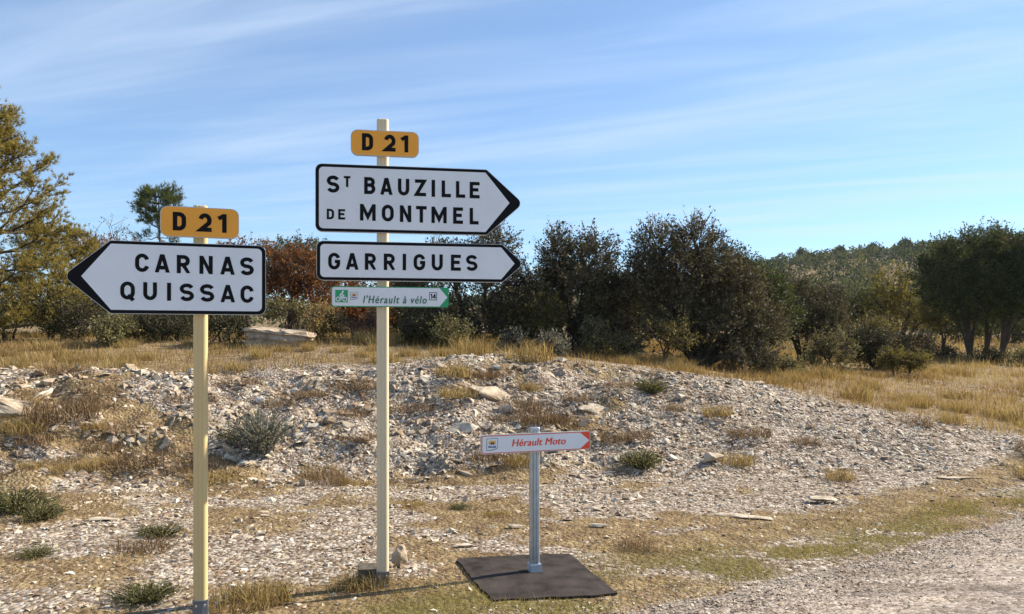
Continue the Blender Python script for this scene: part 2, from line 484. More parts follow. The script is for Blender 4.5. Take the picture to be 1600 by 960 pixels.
M_PINEG = leafmat('green_pine_needle', [(.035, .052, .018), (.075, .095, .032), (.13, .145, .05)], 0.4, 0.45)
M_SILVER = leafmat('silver_leaf', [(.12, .115, .085), (.22, .21, .165), (.34, .33, .28)], 0.25, 0.6)
M_HERB = leafmat('grey_green_herb', [(.06, .06, .026), (.13, .125, .052), (.22, .20, .09), (.30, .27, .14)], 0.3, 0.55)
M_DRY = leafmat('dry_grass_blade', [(.15, .09, .035), (.26, .175, .07), (.36, .27, .11), (.46, .37, .18)], 0.4, 0.6, (1, .93, .7))
M_RUST = leafmat('russet_dry_stem', [(.07, .042, .024), (.14, .088, .048), (.22, .15, .085), (.33, .25, .15)], 0.3, 0.7, (1, .9, .7))
M_GRASS = leafmat('short_green_grass', [(.085, .078, .024), (.16, .14, .045), (.26, .215, .08), (.36, .29, .13)], 0.42, 0.5)
M_FAR = leafmat('far_wood_leaf', [(.024, .036, .024), (.055, .074, .042), (.10, .115, .058), (.18, .16, .075)], 0.3, 0.7, spec=.1)

# ------------------------------------------------------------------ ground
def knots(lo, a, b, hi, step, grow=1.13):
    mid = list(np.arange(a, b, step))
    out_ = []; s = step; p = b
    while p < hi: out_.append(p); s *= grow; p += s
    out_.append(hi)
    left = []; s = step; p = a
    while True:
        s *= grow; p -= s
        if p <= lo: break
        left.append(p)
    left.append(lo)
    return np.array(left[::-1] + mid + out_)
gx = knots(-420, -8.2, 10.5, 420, 0.066)
gy = knots(-80, 4.2, 16.5, 460, 0.055, 1.09)
GX, GY = np.meshgrid(gx, gy)
GZ = gz(GX, GY)
nx, ny = len(gx), len(gy)
i = np.arange(ny - 1)[:, None] * nx; j = np.arange(nx - 1)[None, :]
gf = np.stack([i + j, i + j + 1, i + nx + j + 1, i + nx + j], -1).reshape(-1, 4)
gmb = MB(); gmb.add(np.stack([GX, GY, GZ], -1), gf)
ground = gmb.build('ground', M_GROUND, smooth=True)
tag(ground, kind='structure')
ca = ground.data.attributes.new('cover', 'FLOAT_COLOR', 'POINT')
cov = np.stack([litter(GX, GY), greenness(GX, GY), np.zeros_like(GX), np.ones_like(GX)], -1).reshape(-1).astype(np.float32)
ca.data.foreach_set('color', cov)
# road: a strip 6 m wide along the verge, 4 mm proud of the soil at its ragged edge
rx = np.unique(np.concatenate([np.linspace(-60, -3, 60), np.arange(-3, 8, 0.04), np.linspace(8, 60, 70)]))
re_ = road_edge(rx) + (fbm(rx, rx * 0, 0.5, 91, 3) - 0.5) * 0.16
rows = []
for k, off in enumerate((0.0, 0.05, 0.3, 1.0, 2.2, 3.4, 4.6, 6.0)):
    zz = 0.006 + 0.05 * math.sin(min(off / 6.0, 1) * math.pi) - (0.03 if k == 0 else 0)
    rows.append(np.stack([rx + off * 0.25, re_ - off, base_z(rx, np.minimum(re_, 30)) * 0 + zz], -1))
rv = np.stack(rows); nr_, nc_ = rv.shape[:2]
rv[:, :, 2] += base_z(rv[:, :, 0], rv[:, :, 1])
i = np.arange(nr_ - 1)[:, None] * nc_; j = np.arange(nc_ - 1)[None, :]
rf = np.stack([i + nc_ + j, i + nc_ + j + 1, i + j + 1, i + j], -1).reshape(-1, 4)
rmb = MB(); rmb.add(rv, rf)
tag(rmb.build('road', M_ROAD, smooth=True), kind='structure')

# ------------------------------------------------------------------ lettering drawn with an even pen (caps of a road sign)
def arc(cx, cy, rx_, ry_, a0, a1, n=14):
    return [(cx + rx_ * math.cos(R(a0 + (a1 - a0) * k / n)), cy + ry_ * math.sin(R(a0 + (a1 - a0) * k / n))) for k in range(n + 1)]
def glyph(ch, w, sw):
    s = sw / 2; r = w / 2 - s; rv_ = min(r * 1.12, 0.5 - s); T = 1 - s; c = w / 2
    if ch == 'I': return [[(c, 0), (c, 1)]]
    if ch == 'L': return [[(s, 1), (s, s), (w, s)]]
    if ch == 'T': return [[(0, T), (w, T)], [(c, 1), (c, 0)]]
    if ch == 'E': return [[(w, T), (s, T), (s, s), (w, s)], [(s, .52), (w * .88, .52)]]
    if ch == 'Z': return [[(0.02, T), (w - s * 1.1, T), (s * 1.1, s), (w, s)]]
    if ch == 'N': return [[(s, 0), (s, 1)], [(w - s, 0), (w - s, 1)], [(s, 1.02), (w - s, -.02)]]
    if ch == 'M': return [[(s, 0), (s, 1)], [(w - s, 0), (w - s, 1)], [(s, 1.0), (c, .22), (w - s, 1.0)]]
    if ch == 'A': return [[(s * .9, -.02), (c - .01, 1.02)], [(w - s * .9, -.02), (c + .01, 1.02)], [(w * .22, .27), (w * .78, .27)]]
    if ch == 'U': return [[(s, 1), (s, s + rv_)] + arc(c, s + rv_, r, rv_, 180, 360) + [(w - s, 1)]]
    if ch == 'O' or ch == 'Q':
        p = arc(c, T - rv_, r, rv_, 0, 180) + arc(c, s + rv_, r, rv_, 180, 360) + [(w - s, T - rv_), (w - s, T - rv_ - 0.0)]
        out_ = [p]
        if ch == 'Q': out_.append([(w * .52, .25), (w * .9, -.04)])
        return out_
    if ch == 'C': return [arc(c, T - rv_, r, rv_, 12, 180) + arc(c, s + rv_, r, rv_, 180, 348)]
    if ch == 'G': return [arc(c, T - rv_, r, rv_, 15, 180) + arc(c, s + rv_, r, rv_, 180, 360) + [(w - s, .48), (w * .55, .48)]]
    if ch == 'S':
        ry = (1 - sw) / 4
        return [arc(c, T - ry, r, ry, 18, 270) + arc(c, s + ry, r, ry, 90, -162)[1:]]
    if ch == 'D':
        rr_ = min(r * 1.1, .5 - s)
        return [[(s, 0), (s, 1)], [(0, T), (w - s - rr_, T)] + arc(w - s - rr_, T - rr_, rr_, rr_, 90, 0, 8) + arc(w - s - rr_, s + rr_, rr_, rr_, 0, -90, 8) + [(0, s)]]
    if ch in 'RB':
        ym = .47 if ch == 'R' else .53
        rr_ = (T - ym) / 2
        b = [(0, T), (w - s - rr_ - .03, T)] + arc(w - s - rr_ - .03, T - rr_, rr_, rr_, 90, -90, 12) + [(0, ym)]
        out_ = [[(s, 0), (s, 1)], b]
        if ch == 'R': out_.append([(w * .46, .47), (w - s * .95, -.02)])
        else:
            r2 = (ym - s) / 2
            out_.append([(s, ym - .001), (w - s - r2, ym)] + arc(w - s - r2, ym - r2, r2, r2, 90, -90, 12) + [(0, s)])
        return out_
    if ch == '2':
        ry = .27
        return [arc(c, T - ry, r, ry, 165, -35) + [(s * 1.25, s), (w, s)]]
    if ch == '4': return [[(w * .70, 0), (w * .70, 1)], [(w * .70, .99), (s * .7, .30), (w, .30)]]
    if ch == '1': return [[(w - s, 0), (w - s, 1)], [(w - s, .97), (0.0, .74)]]
    raise KeyError(ch)
def ribbon(mb, pts, sw, z, xf):
    """a pen stroke of even width; xf maps (x, y, z) of the letter box to panel coordinates"""
    p = np.array(pts, float)
    keep = [0] + [k for k in range(1, len(p)) if np.linalg.norm(p[k] - p[k - 1]) > 1e-5]
    p = p[keep]
    closed = np.linalg.norm(p[0] - p[-1]) < 1e-4
    d = np.diff(p, axis=0); d /= np.linalg.norm(d, axis=1)[:, None]
    nrm = np.stack([-d[:, 1], d[:, 0]], 1)
    off = np.zeros_like(p)
    off[0] = nrm[0]; off[-1] = nrm[-1]
    for k in range(1, len(p) - 1):
        b = nrm[k - 1] + nrm[k]; b /= np.linalg.norm(b) + 1e-9
        off[k] = b / max(0.35, b @ nrm[k])
    if closed:
        b = nrm[0] + nrm[-1]; b /= np.linalg.norm(b); off[0] = off[-1] = b
    Lp = p + off * sw / 2; Rp = p - off * sw / 2
    v = []
    for a_, b_ in zip(Lp, Rp): v += [xf(a_[0], a_[1], z), xf(b_[0], b_[1], z)]
    f = [[2 * k, 2 * k + 1, 2 * k + 3, 2 * k + 2] for k in range(len(p) - 1)]
    mb.add(v, f)
def round_poly(pts, rad, n=5):
    """polygon with rounded corners; rad per corner"""
    out_ = []
    N = len(pts)
    for k in range(N):
        p0 = Vector(pts[k - 1]); p1 = Vector(pts[k]); p2 = Vector(pts[(k + 1) % N])
        r_ = rad[k] if isinstance(rad, (list, tuple)) else rad
        if r_ <= 1e-5: out_.append(tuple(p1)); continue
        a = (p0 - p1).normalized(); b = (p2 - p1).normalized()
        ang = a.angle(b)
        dd = r_ / math.tan(ang / 2)
        cen = p1 + (a + b).normalized() * (r_ / math.sin(ang / 2))
        s0 = p1 + a * dd - cen; s1 = p1 + b * dd - cen
        a0 = math.atan2(s0.y, s0.x); a1 = math.atan2(s1.y, s1.x)
        da = (a1 - a0 + math.pi) % (2 * math.pi) - math.pi
        for q in range(n + 1):
            t = a0 + da * q / n
            out_.append((cen.x + r_ * math.cos(t), cen.y + r_ * math.sin(t)))
    return out_
def sheet(name, pts, y, mat, parent, thick=0.0):
    """flat sheet in the panel's own x-z plane, facing -y, at depth y (optionally extruded backwards)"""
    bm = bmesh.new()
    vs = [bm.verts.new((p[0], y, p[1])) for p in pts]
    fc = bm.faces.new(vs); bm.normal_update()
    if fc.normal.y > 0: fc.normal_flip()
    if thick:
        ret = bmesh.ops.extrude_face_region(bm, geom=[fc])
        nv = [g for g in ret['geom'] if isinstance(g, bmesh.types.BMVert)]
        for v in nv: v.co.y -= 0
        for v in vs: v.co.y += thick
        bmesh.ops.recalc_face_normals(bm, faces=bm.faces)
    return bm_obj(name, bm, mat, parent)

M_WHITE = plain('retroreflective_white', (.70, .72, .75), 0.45, var=0.05, scale=5, spec=0.4)
M_BLACK = plain('sign_black', (.006, .006, .007), 0.6, var=0.1, scale=6, spec=0.12)
M_AMBER = plain('sign_amber', (.82, .345, .03), 0.42, var=0.04, scale=6, spec=0.4)
M_GREEN = plain('sign_green', (.008, .30, .11), 0.42, var=0.05, scale=6)
M_DGREEN = plain('sign_dark_green', (.015, .14, .07), 0.5, var=0.05)
M_RED = M_RED
M_SRED = plain('sign_red', (.72, .065, .025), 0.42, var=0.05, scale=6)
M_ALU = plain('aluminium_edge', (.50, .49, .47), 0.45, 0.6, var=0.06, scale=10)
M_POSTL = plain('cream_yellow_post_paint', (.58, .43, .205), 0.48, var=0.03, scale=3, spec=0.4)
M_POSTR = plain('cream_beige_post_paint', (.60, .50, .34), 0.48, var=0.04, scale=3, spec=0.4)
M_GALV = plain('galvanised_steel', (.40, .44, .48), 0.42, 0.75, var=0.14, scale=22)
M_SLEEVE = plain('dull_grey_metal', (.17, .185, .21), 0.55, 0.5, var=0.2, scale=14)
M_FOOT = plain('pale_grey_foot', (.42, .47, .52), 0.5, 0.4, var=0.12, scale=14)
M_BLUE = plain('logo_blue', (.02, .045, .22), 0.5)
M_LYEL = plain('logo_yellow', (.75, .42, .03), 0.5)

class Plane:
    """the upright plane of a panel: px() turns a photo point into panel coordinates (along, up)"""
    def __init__(s, X, Y, yaw):
        s.o = Vector((X, Y, 0)); s.yaw = yaw
        s.e = Vector((math.cos(yaw), math.sin(yaw), 0)); s.n = Vector((math.sin(yaw), -math.cos(yaw), 0))
    def px(s, px, py):
        d = Vector(((px - 800) / F, 1, (HZ - py) / F)); c = Vector((0, 0, CAMZ))
        t = (s.o - c).dot(s.n) / d.dot(s.n)
        p = c + d * t - s.o
        return (p.dot(s.e), p.z)
def put_text(name, pl, items, sw, y, mat, parent, k=1.0):
    """items: (char, px left, px right, py top, py bottom) as read on the sign"""
    zi = 0
    for ch, x0, x1, y0, y1 in items:
        mb = MB()
        a = pl.px(x0, y0); b = pl.px(x1, y1)
        h = a[1] - b[1]; w = (b[0] - a[0]) / h
        for st in glyph(ch, w, sw):
            zi += 1
            dz = (zi % 7) * 0.00012
            def xf(xx, yy, z, a=a, b=b, h=h): return (a[0] + xx * h, y - dz, b[1] + min(1, max(0, yy) if ch != 'Q' else yy) * h)
            ribbon(mb, st, sw, 0, xf)
        mb.build(name, mat, parent)
def font_text(name, body, size, x, z, y, mat, parent, shear=0.0, bold=0.0, spacing=1.0, width=None):
    cu = bpy.data.curves.new(name, 'FONT')
    cu.body = body; cu.size = size; cu.shear = shear; cu.space_character = spacing
    cu.resolution_u = 4
    to = bpy.data.objects.new(name, cu); COL.objects.link(to)
    me = bpy.data.meshes.new_from_object(to)
    bpy.data.objects.remove(to); bpy.data.curves.remove(cu)
    n = len(me.vertices); co = np.empty(n * 3, np.float32); me.vertices.foreach_get('co', co); co = co.reshape(-1, 3)
    k = 1.0 if width is None else width / (co[:, 0].max() - co[:, 0].min())
    nco = np.stack([x + (co[:, 0] - co[:, 0].min()) * k, np.full(n, y), z + co[:, 1]], 1).astype(np.float32)
    fs = [list(p.vertices) for p in me.polygons]; bpy.data.meshes.remove(me)
    vs, ff = [], []
    for q, dx_ in enumerate((-bold, 0.0, bold) if bold else (0.0,)):
        ff += [[i_ + len(vs) for i_ in f_] for f_ in fs]
        vs += [(p[0] + dx_, p[1] - q * .0002, p[2] + (abs(dx_) * .4)) for p in nco.tolist()]
    me = bpy.data.meshes.new(name); me.from_pydata(vs, [], ff); me.materials.append(mat)
    return tag(link(name, me, parent), kind='stuff')
def post(name, parent, h, w, dpt, mat, z0=0.0, cham=0.024, groove=True):
    """extruded post section with rounded corners and a groove beside each corner of its front and back"""
    hw, hd = w / 2, dpt / 2
    half = [(0, -hd)]
    if groove: half += [(hw - cham - .009, -hd), (hw - cham - .007, -hd + .0018), (hw - cham - .003, -hd + .0018), (hw - cham - .001, -hd)]
    half += [(hw - cham + cham * math.sin(R(a)), -hd + cham - cham * math.cos(R(a))) for a in (0, 15, 30, 45, 60, 75, 90)]
    q = half[1:]
    prof = q + [(x, -y) for x, y in q[::-1]] + [(-x, -y) for x, y in q] + [(-x, y) for x, y in q[::-1]]
    bm = bmesh.new()
    lo = [bm.verts.new((x, y, z0)) for x, y in prof]; hi = [bm.verts.new((x, y, h - .004)) for x, y in prof]
    cap = [bm.verts.new((x * .93, y * .93, h)) for x, y in prof]
    N = len(prof)
    for k in range(N):
        bm.faces.new((lo[k], lo[(k + 1) % N], hi[(k + 1) % N], hi[k]))
        bm.faces.new((hi[k], hi[(k + 1) % N], cap[(k + 1) % N], cap[k]))
    bm.faces.new(cap)
    return bm_obj(name, bm, mat, parent)
def rect_px(pl, x0, y0, x1, y1):
    a = pl.px(x0, y0); b = pl.px(x1, y1)
    return [(a[0], a[1]), (b[0], a[1]), (b[0], b[1]), (a[0], b[1])]
def route_plate(pl, root, corners, letters, front):
    """amber plate with a road number; corners = left, right, top at middle, bottom at middle (photo)"""
    l_, r_, t_, b_ = corners
    m = (l_ + r_) / 2
    x0 = pl.px(l_, t_)[0]; x1 = pl.px(r_, t_)[0]; zt = pl.px(m, t_)[1]; zb = pl.px(m, b_)[1]
    q = [(x0, zt), (x1, zt), (x1, zb), (x0, zb)]
    ins = lambda d: [(x0 + d, zt - d), (x1 - d, zt - d), (x1 - d, zb + d), (x0 + d, zb + d)]
    body = sheet('route_plate', round_poly(q, .045), front, M_ALU, root, 0.022)
    sheet('face', round_poly(ins(.004), .042), front - .0012, M_AMBER, body)
    put_text('letter', pl, letters, .225, front - .0026, M_BLACK, body)
    return body
def clamp(root, z, w, d, mat):
    for s in (-1, 1):
        bm = bmesh.new()
        bmesh.ops.create_cube(bm, size=1, matrix=Matrix.Translation((s * (w / 2 + .004), -.002, z)) @ Matrix.Diagonal((.006, d + .012, .035, 1)))
        bm_obj('clamp', bm, mat, root)
def sleeve(root, w, d, h, mat):
    """foot sleeve: flared metal socket with ribs and a plate on the soil"""
    bm = bmesh.new()
    def ring(sx, sy, z): return [bm.verts.new((x * sx, y * sy, z)) for x, y in ((-1, -1), (-.25, -1.12), (.25, -1.12), (1, -1), (1, 1), (-1, 1))]
    rs = [ring(w * .60, d * .60, -.05), ring(w * .60, d * .60, .012), ring(w * .545, d * .56, .02), ring(w * .53, d * .54, h - .012), ring(w * .56, d * .57, h - .010), ring(w * .56, d * .57, h)]
    for a, b in zip(rs, rs[1:]):
        for k in range(6): bm.faces.new((a[k], a[(k + 1) % 6], b[(k + 1) % 6], b[k]))
    bm.faces.new(rs[-1])
    o = bm_obj('base_sleeve', bm, mat, root)
    for sx in (-.3, .3):
        bm = bmesh.new()
        m4 = Matrix.Translation((sx * w, -d * .63, h * .72)) @ Matrix.Rotation(R(90), 4, 'X')
        bmesh.ops.create_cone(bm, cap_ends=True, segments=6, radius1=.007, radius2=.007, depth=.016, matrix=m4)
        bm_obj('bolt', bm, M_ALU, o)
    return o

def arrow_panel(pl, root, outer, inner, front, rads, name='direction_panel'):
    body = sheet(name, round_poly(outer, rads[0]), front, M_ALU, root, 0.026)
    def shrink(pts, d):
        c = Vector((sum(p[0] for p in pts) / len(pts), sum(p[1] for p in pts) / len(pts)))
        out_ = []
        N = len(pts)
        for k in range(N):
            p0, p1, p2 = Vector(pts[k - 1]), Vector(pts[k]), Vector(pts[(k + 1) % N])
            a = (p0 - p1).normalized(); b = (p2 - p1).normalized()
            ang = a.angle(b)
            out_.append(tuple(p1 + (a + b).normalized() * d / math.sin(ang / 2)))
        return out_
    bl = sheet('border', round_poly(shrink(outer, .003), [max(0.001, r - .005) for r in rads[0]]), front - .0012, M_BLACK, body)
    fc = sheet('face', round_poly(inner, rads[1]), front - .0024, M_WHITE, body)
    return body
def five(pl, px_flat, px_should, px_tip, t_flat, b_flat, pm):
    """symmetric pointed outline from the photo's edge positions"""
    zt = pl.px(pm, t_flat)[1]; zb = pl.px(pm, b_flat)[1]; zm = (zt + zb) / 2
    xf_ = pl.px(px_flat, 450)[0]; xs = pl.px(px_should, 450)[0]; xt = pl.px(px_tip, 450)[0]
    return [(xf_, zt), (xs, zt), (xt, zm), (xs, zb), (xf_, zb)]

# ---- tall post with two white panels, a green cycle panel and an amber plate
YAW2 = R(9.6)
P2 = (-0.892, 5.30)
root2 = empty('direction_signpost', (P2[0], P2[1], 0), YAW2)
tag(root2, 'tallest signpost, beige pole with two white pointed panels, green strip and D 21 plate', 'signpost')
FR = -.062
pl2 = Plane(P2[0] + math.sin(YAW2) * .062, P2[1] - math.cos(YAW2) * .062, YAW2)
post('post', root2, CAMZ + (HZ - 188) / F * P2[1], .082, .075, M_POSTR, 0.05)
def crop2(x, y): return (480 + x / 4.571, 180 + y / 4.571)
def crop3(x, y): return (480 + x / 4.571, 370 + y / 4.571)
def litems(fn, rowsx, x_dep):
    """(char, crop x0, x1) plus a line giving crop top/bottom by x"""
    out_ = []
    for ch, a, b in rowsx:
        m = (a + b) / 2
        t, bt = x_dep(m)
        p0 = fn(a, t); p1 = fn(b, bt)
        out_.append((ch, p0[0], p1[0], p0[1], p1[1]))
    return out_
it = litems(crop2, [('D', 391, 471), ('2', 548, 631), ('1', 673, 722)], lambda m: (130 + (m - 431) * .058, 255 + (m - 431) * .05))
o = route_plate(pl2, root2, (548, 654.5, 204.5, 244.5), it, FR); tag(o, 'amber plate with black D 21 on top of the tall post')
outer = five(pl2, 492.5, 760.5, 818, 260.3, 365, 630)
inner = five(pl2, 498.4, 758.5, 796, 265.4, 359.9, 630)
o = arrow_panel(pl2, root2, outer, inner, FR, ([.045, .03, .045, .03, .045], [.028, .004, .002, .004, .028]))
tag(o, 'white pointed panel reading St Bauzille de Montmel')
b_ = lambda m: (443 + (m - 446) * .046, 567 + (m - 446) * .040)
l1 = litems(crop2, [('S', 140, 230), ('B', 407, 487), ('A', 523, 609), ('U', 648, 729), ('Z', 767, 849), ('I', 889, 912), ('L', 960, 1026), ('L', 1062, 1128), ('E', 1160, 1231)], b_)
l1s = litems(crop2, [('T', 262, 309)], lambda m: (436, 516))
l2 = litems(crop2, [('M', 377, 489), ('O', 533, 618), ('N', 662, 743), ('T', 777, 853), ('M', 887, 996), ('E', 1042, 1112), ('L', 1160, 1224)], lambda m: (635 + (m - 433) * .038, 757 + (m - 433) * .034))
l2s = litems(crop2, [('D', 140, 192), ('E', 222, 271)], lambda m: (670 + (m - 165) * .03, 746 + (m - 165) * .02))
put_text('letter', pl2, l1 + l2, .205, FR - .0036, M_BLACK, o)
put_text('small_letter', pl2, l1s + l2s, .205, FR - .0036, M_BLACK, o)
outer = five(pl2, 494.5, 785, 819, 379, 440, 640)
inner = five(pl2, 500.4, 783, 804, 384.2, 434.9, 640)
o = arrow_panel(pl2, root2, outer, inner, FR, ([.045, .03, .045, .03, .045], [.028, .004, .002, .004, .028]))
tag(o, 'white pointed panel reading Garrigues')
l3 = litems(crop3, [('G', 150, 236), ('A', 277, 366), ('R', 412, 494), ('R', 547, 629), ('I', 682, 706), ('G', 760, 843), ('U', 889, 968), ('E', 1026, 1097), ('S', 1134, 1216)], lambda m: (115 + (m - 190) * .016, 236 + (m - 190) * .010))
put_text('letter', pl2, l3, .205, FR - .0036, M_BLACK, o)
# green cycle strip
x0 = pl2.px(517.5, 464)[0]; x1 = pl2.px(701, 464)[0]; zt = pl2.px(609, 448.5)[1]; zb = pl2.px(609, 480)[1]
q = [(x0, zt), (x1, zt), (x1, zb), (x0, zb)]
gp = sheet('cycle_panel', round_poly(q, .018), FR, M_GREEN, root2, 0.02)
tag(gp, "green edged white strip reading l'Herault a velo with a cyclist sign")
ix = pl2.px(687, 464)[0]; it_ = pl2.px(699, 464)[0]
zt2, zb2 = zt - .006, zb + .006
sheet('face', round_poly([(x0 + .006, zt2), (ix, zt2), (it_, (zt + zb) / 2), (ix, zb2), (x0 + .006, zb2)], [.014, 0, 0, 0, .014]), FR - .0012, M_WHITE, gp)
sq = rect_px(pl2, 523.8, 453.2, 543.5, 472.8)
sheet('cycle_sign', sq, FR - .0024, M_GREEN, gp)
mb = MB()
sx, sz, sw_ = sq[0][0], sq[3][1], sq[1][0] - sq[0][0]
def bx(xx, yy, z, dz=[0]):
    return (sx + xx * sw_, FR - .0036, sz + yy * sw_)
def disc(mb, cx, cy, r_in, r_out, fn, n=20):
    v = []
    for k in range(n):
        a = 2 * math.pi * k / n
        v += [fn(cx + r_in * math.cos(a), cy + r_in * math.sin(a), 0), fn(cx + r_out * math.cos(a), cy + r_out * math.sin(a), 0)]
    mb.add(v, [[2 * k, 2 * k + 1, (2 * k + 3) % (2 * n), (2 * k + 2) % (2 * n)] for k in range(n)])
disc(mb, .24, .26, .13, .20, bx); disc(mb, .76, .26, .13, .20, bx); disc(mb, .60, .86, .001, .085, bx)
for st, w_ in (([(.24, .26), (.45, .26), (.66, .50), (.76, .26)], .06), ([(.40, .48), (.47, .25)], .055), ([(.37, .56), (.52, .74), (.60, .58), (.72, .56)], .10), ([(.37, .56), (.54, .46), (.48, .26)], .09)):
    ribbon(mb, st, w_, 0, lambda xx, yy, z: (sx + xx * sw_, FR - .0042, sz + yy * sw_))
tag(mb.build('cyclist', M_WHITE, gp), kind='stuff')
def logo(pl, parent, x0, y0, x1, y1, front):
    r_ = rect_px(pl, x0, y0, x1, y1)
    (ax, az), (cx_, _), (_, bz) = r_[0], r_[1], r_[2]
    W, H = cx_ - ax, az - bz
    sheet('emblem', [(ax, az), (ax + W, az + H * .05), (ax + W, bz + H * .14), (ax + W * .55, bz), (ax, bz - H * .03)], front - .0024, M_DGREEN, parent)
    sheet('emblem_ground', [(ax + W * .04, az - H * .03), (ax + W * .96, az + H * .01), (ax + W * .96, bz + H * .18), (ax + W * .53, bz + H * .06), (ax + W * .04, bz + H * .03)], front - .0034, M_WHITE, parent)
    m1 = MB(); fn = lambda xx, yy, z: (ax + xx * W, front - .0044, bz + yy * H)
    v = [fn(.5 + .36 * math.cos(t), .56 + .32 * math.sin(t) + .05 * math.sin(3 * t), 0) for t in np.linspace(0, math.pi, 10)]
    m1.add([fn(.5, .52, 0)] + v, [[0, k, k + 1] for k in range(1, 10)])
    m1.build('emblem_sun', M_LYEL, parent)
    m2 = MB(); fn2 = lambda xx, yy, z: (ax + xx * W, front - .0052, bz + yy * H)
    for st, w_ in (([(.36, .52), (.46, .66), (.6, .62), (.66, .50)], .12), ([(.44, .60), (.42, .46)], .07), ([(.6, .62), (.58, .46)], .07)):
        ribbon(m2, st, w_, 0, fn2)
    tag(m2.build('emblem_figure', M_BLUE, parent), kind='stuff')
    font_text('emblem_lettering', 'Hérault', H * .27, ax + W * .15, bz + H * .22, front - .0048, M_BLUE, parent, 0, H * .012, 1, W * .7)
logo(pl2, gp, 547.5, 457, 558.8, 468.5, FR)
c0 = pl2.px(567.5, 474); c1_ = pl2.px(666.5, 474)
font_text('lettering', "l'Hérault à vélo", .074, c0[0], c0[1], FR - .0036, M_DGREEN, gp, 0.22, .0012, 1.2, c1_[0] - c0[0])
nb_ = rect_px(pl2, 670.5, 457, 682.8, 469.5)
sheet('number_frame', nb_, FR - .0024, M_BLACK, gp)
t_ = .004
sheet('number_box', [(nb_[0][0] + t_, nb_[0][1] - t_), (nb_[1][0] - t_, nb_[1][1] - t_), (nb_[2][0] - t_, nb_[2][1] + t_), (nb_[3][0] + t_, nb_[3][1] + t_)], FR - .0034, M_WHITE, gp)
put_text('number_letter', pl2, [('1', 672.8, 675.4, 459.4, 467.2), ('4', 676.2, 681.0, 459.4, 467.2)], .20, FR - .0044, M_BLACK, gp)
for z in (pl2.px(598, 224)[1], pl2.px(598, 285)[1], pl2.px(598, 345)[1], pl2.px(598, 410)[1], pl2.px(598, 464)[1]):
    clamp(root2, z, .082, .075, M_ALU)
sleeve(root2, .080, .074, .105, M_SLEEVE)

# ---- left post with one white panel pointing left and an amber plate
YAW1 = R(18.5)
D1 = 4.72
P1 = ((313.5 - 800) / F * D1, D1)
root1 = empty('direction_signpost', (P1[0], P1[1], 0), YAW1)
tag(root1, 'yellowish cream signpost with a single white panel pointing left to Carnas and Quissac', 'signpost')
pl1 = Plane(P1[0] + math.sin(YAW1) * .062, P1[1] - math.cos(YAW1) * .062, YAW1)
post('post', root1, pl1.px(316, 320)[1], .082, .075, M_POSTL, 0.05)
def crop1(x, y): return (90 + x / 4.706, 310 + y / 4.706)
it = litems(crop1, [('D', 847, 945), ('2', 1035, 1133), ('1', 1183, 1243)], lambda m: (100 + (m - 896) * .05, 240 + (m - 896) * .048))
o = route_plate(pl1, root1, (250, 373.5, 324.2, 371.5), it, FR); tag(o, 'amber plate with black D 21 above the left pointing panel')
outer = five(pl1, 415.5, 172.5, 97, 380.5, 491.8, 310)
inner = five(pl1, 409.2, 173.5, 127, 385.8, 485.8, 310)
o = arrow_panel(pl1, root1, outer, inner, FR, ([.045, .03, .045, .03, .045], [.028, .004, .002, .004, .028]))
tag(o, 'white pointed panel reading Carnas Quissac')
l1 = litems(crop1, [('C', 570, 674), ('A', 716, 824), ('R', 877, 977), ('N', 1043, 1141), ('A', 1197, 1302), ('S', 1342, 1443)], lambda m: (406 + (m - 622) * .036, 544 + (m - 622) * .032))
l2 = litems(crop1, [('Q', 461, 569), ('U', 630, 731), ('I', 806, 834), ('S', 898, 1003), ('S', 1047, 1152), ('A', 1199, 1304), ('C', 1345, 1443)], lambda m: (612 + (m - 515) * .033, 746 + (m - 515) * .028))
put_text('letter', pl1, l1 + l2, .205, FR - .0036, M_BLACK, o)
for z in (pl1.px(313, 347)[1], pl1.px(313, 400)[1], pl1.px(313, 470)[1]):
    clamp(root1, z, .082, .075, M_ALU)
sleeve(root1, .080, .074, .105, M_SLEEVE)

# ---- low galvanised post with the red edged strip, standing through a rubber mat
YAW3 = R(18.5)
D3 = 5.56
P3 = ((835 - 800) / F * D3, D3)
root3 = empty('low_signpost', (P3[0], P3[1], 0.0), YAW3)
tag(root3, 'knee-high galvanised signpost with red edged Hérault Moto strip on a dark mat', 'signpost')
F3 = -.045
pl3 = Plane(P3[0] + math.sin(YAW3) * .045, P3[1] - math.cos(YAW3) * .045, YAW3)
post('post', root3, CAMZ + (HZ - 668) / F * D3, .070, .05, M_GALV, 0.0, .012, True)
for xx in (-.012, .012):
    bm = bmesh.new()
    bmesh.ops.create_cube(bm, size=1, matrix=Matrix.Translation((xx, -.027, .53)) @ Matrix.Diagonal((.008, .006, 1.02, 1)))
    bm_obj('rib', bm, M_GALV, root3)
bm = bmesh.new()
bmesh.ops.create_cube(bm, size=1, matrix=Matrix.Translation((0, 0, .03)) @ Matrix.Diagonal((.088, .072, .10, 1)))
bmesh.ops.bevel(bm, geom=bm.edges[:], offset=.006, segments=2, affect='EDGES')
bm_obj('foot_sleeve', bm, M_FOOT, root3)
x0 = pl3.px(751.5, 695)[0]; x1 = pl3.px(922.5, 690)[0]; zt = pl3.px(838, 677.0)[1]; zb = pl3.px(838, 706.5)[1]
q = [(x0, zt), (x1, zt), (x1, zb), (x0, zb)]
mp_ = sheet('strip_panel', round_poly(q, .018), F3, M_ALU, root3, 0.02)
tag(mp_, 'white strip with red edge reading Hérault Moto')
qi = lambda d: [(x0 + d, zt - d), (x1 - d, zt - d), (x1 - d, zb + d), (x0 + d, zb + d)]
sheet('border', round_poly(qi(.005), .015), F3 - .0012, M_SRED, mp_)
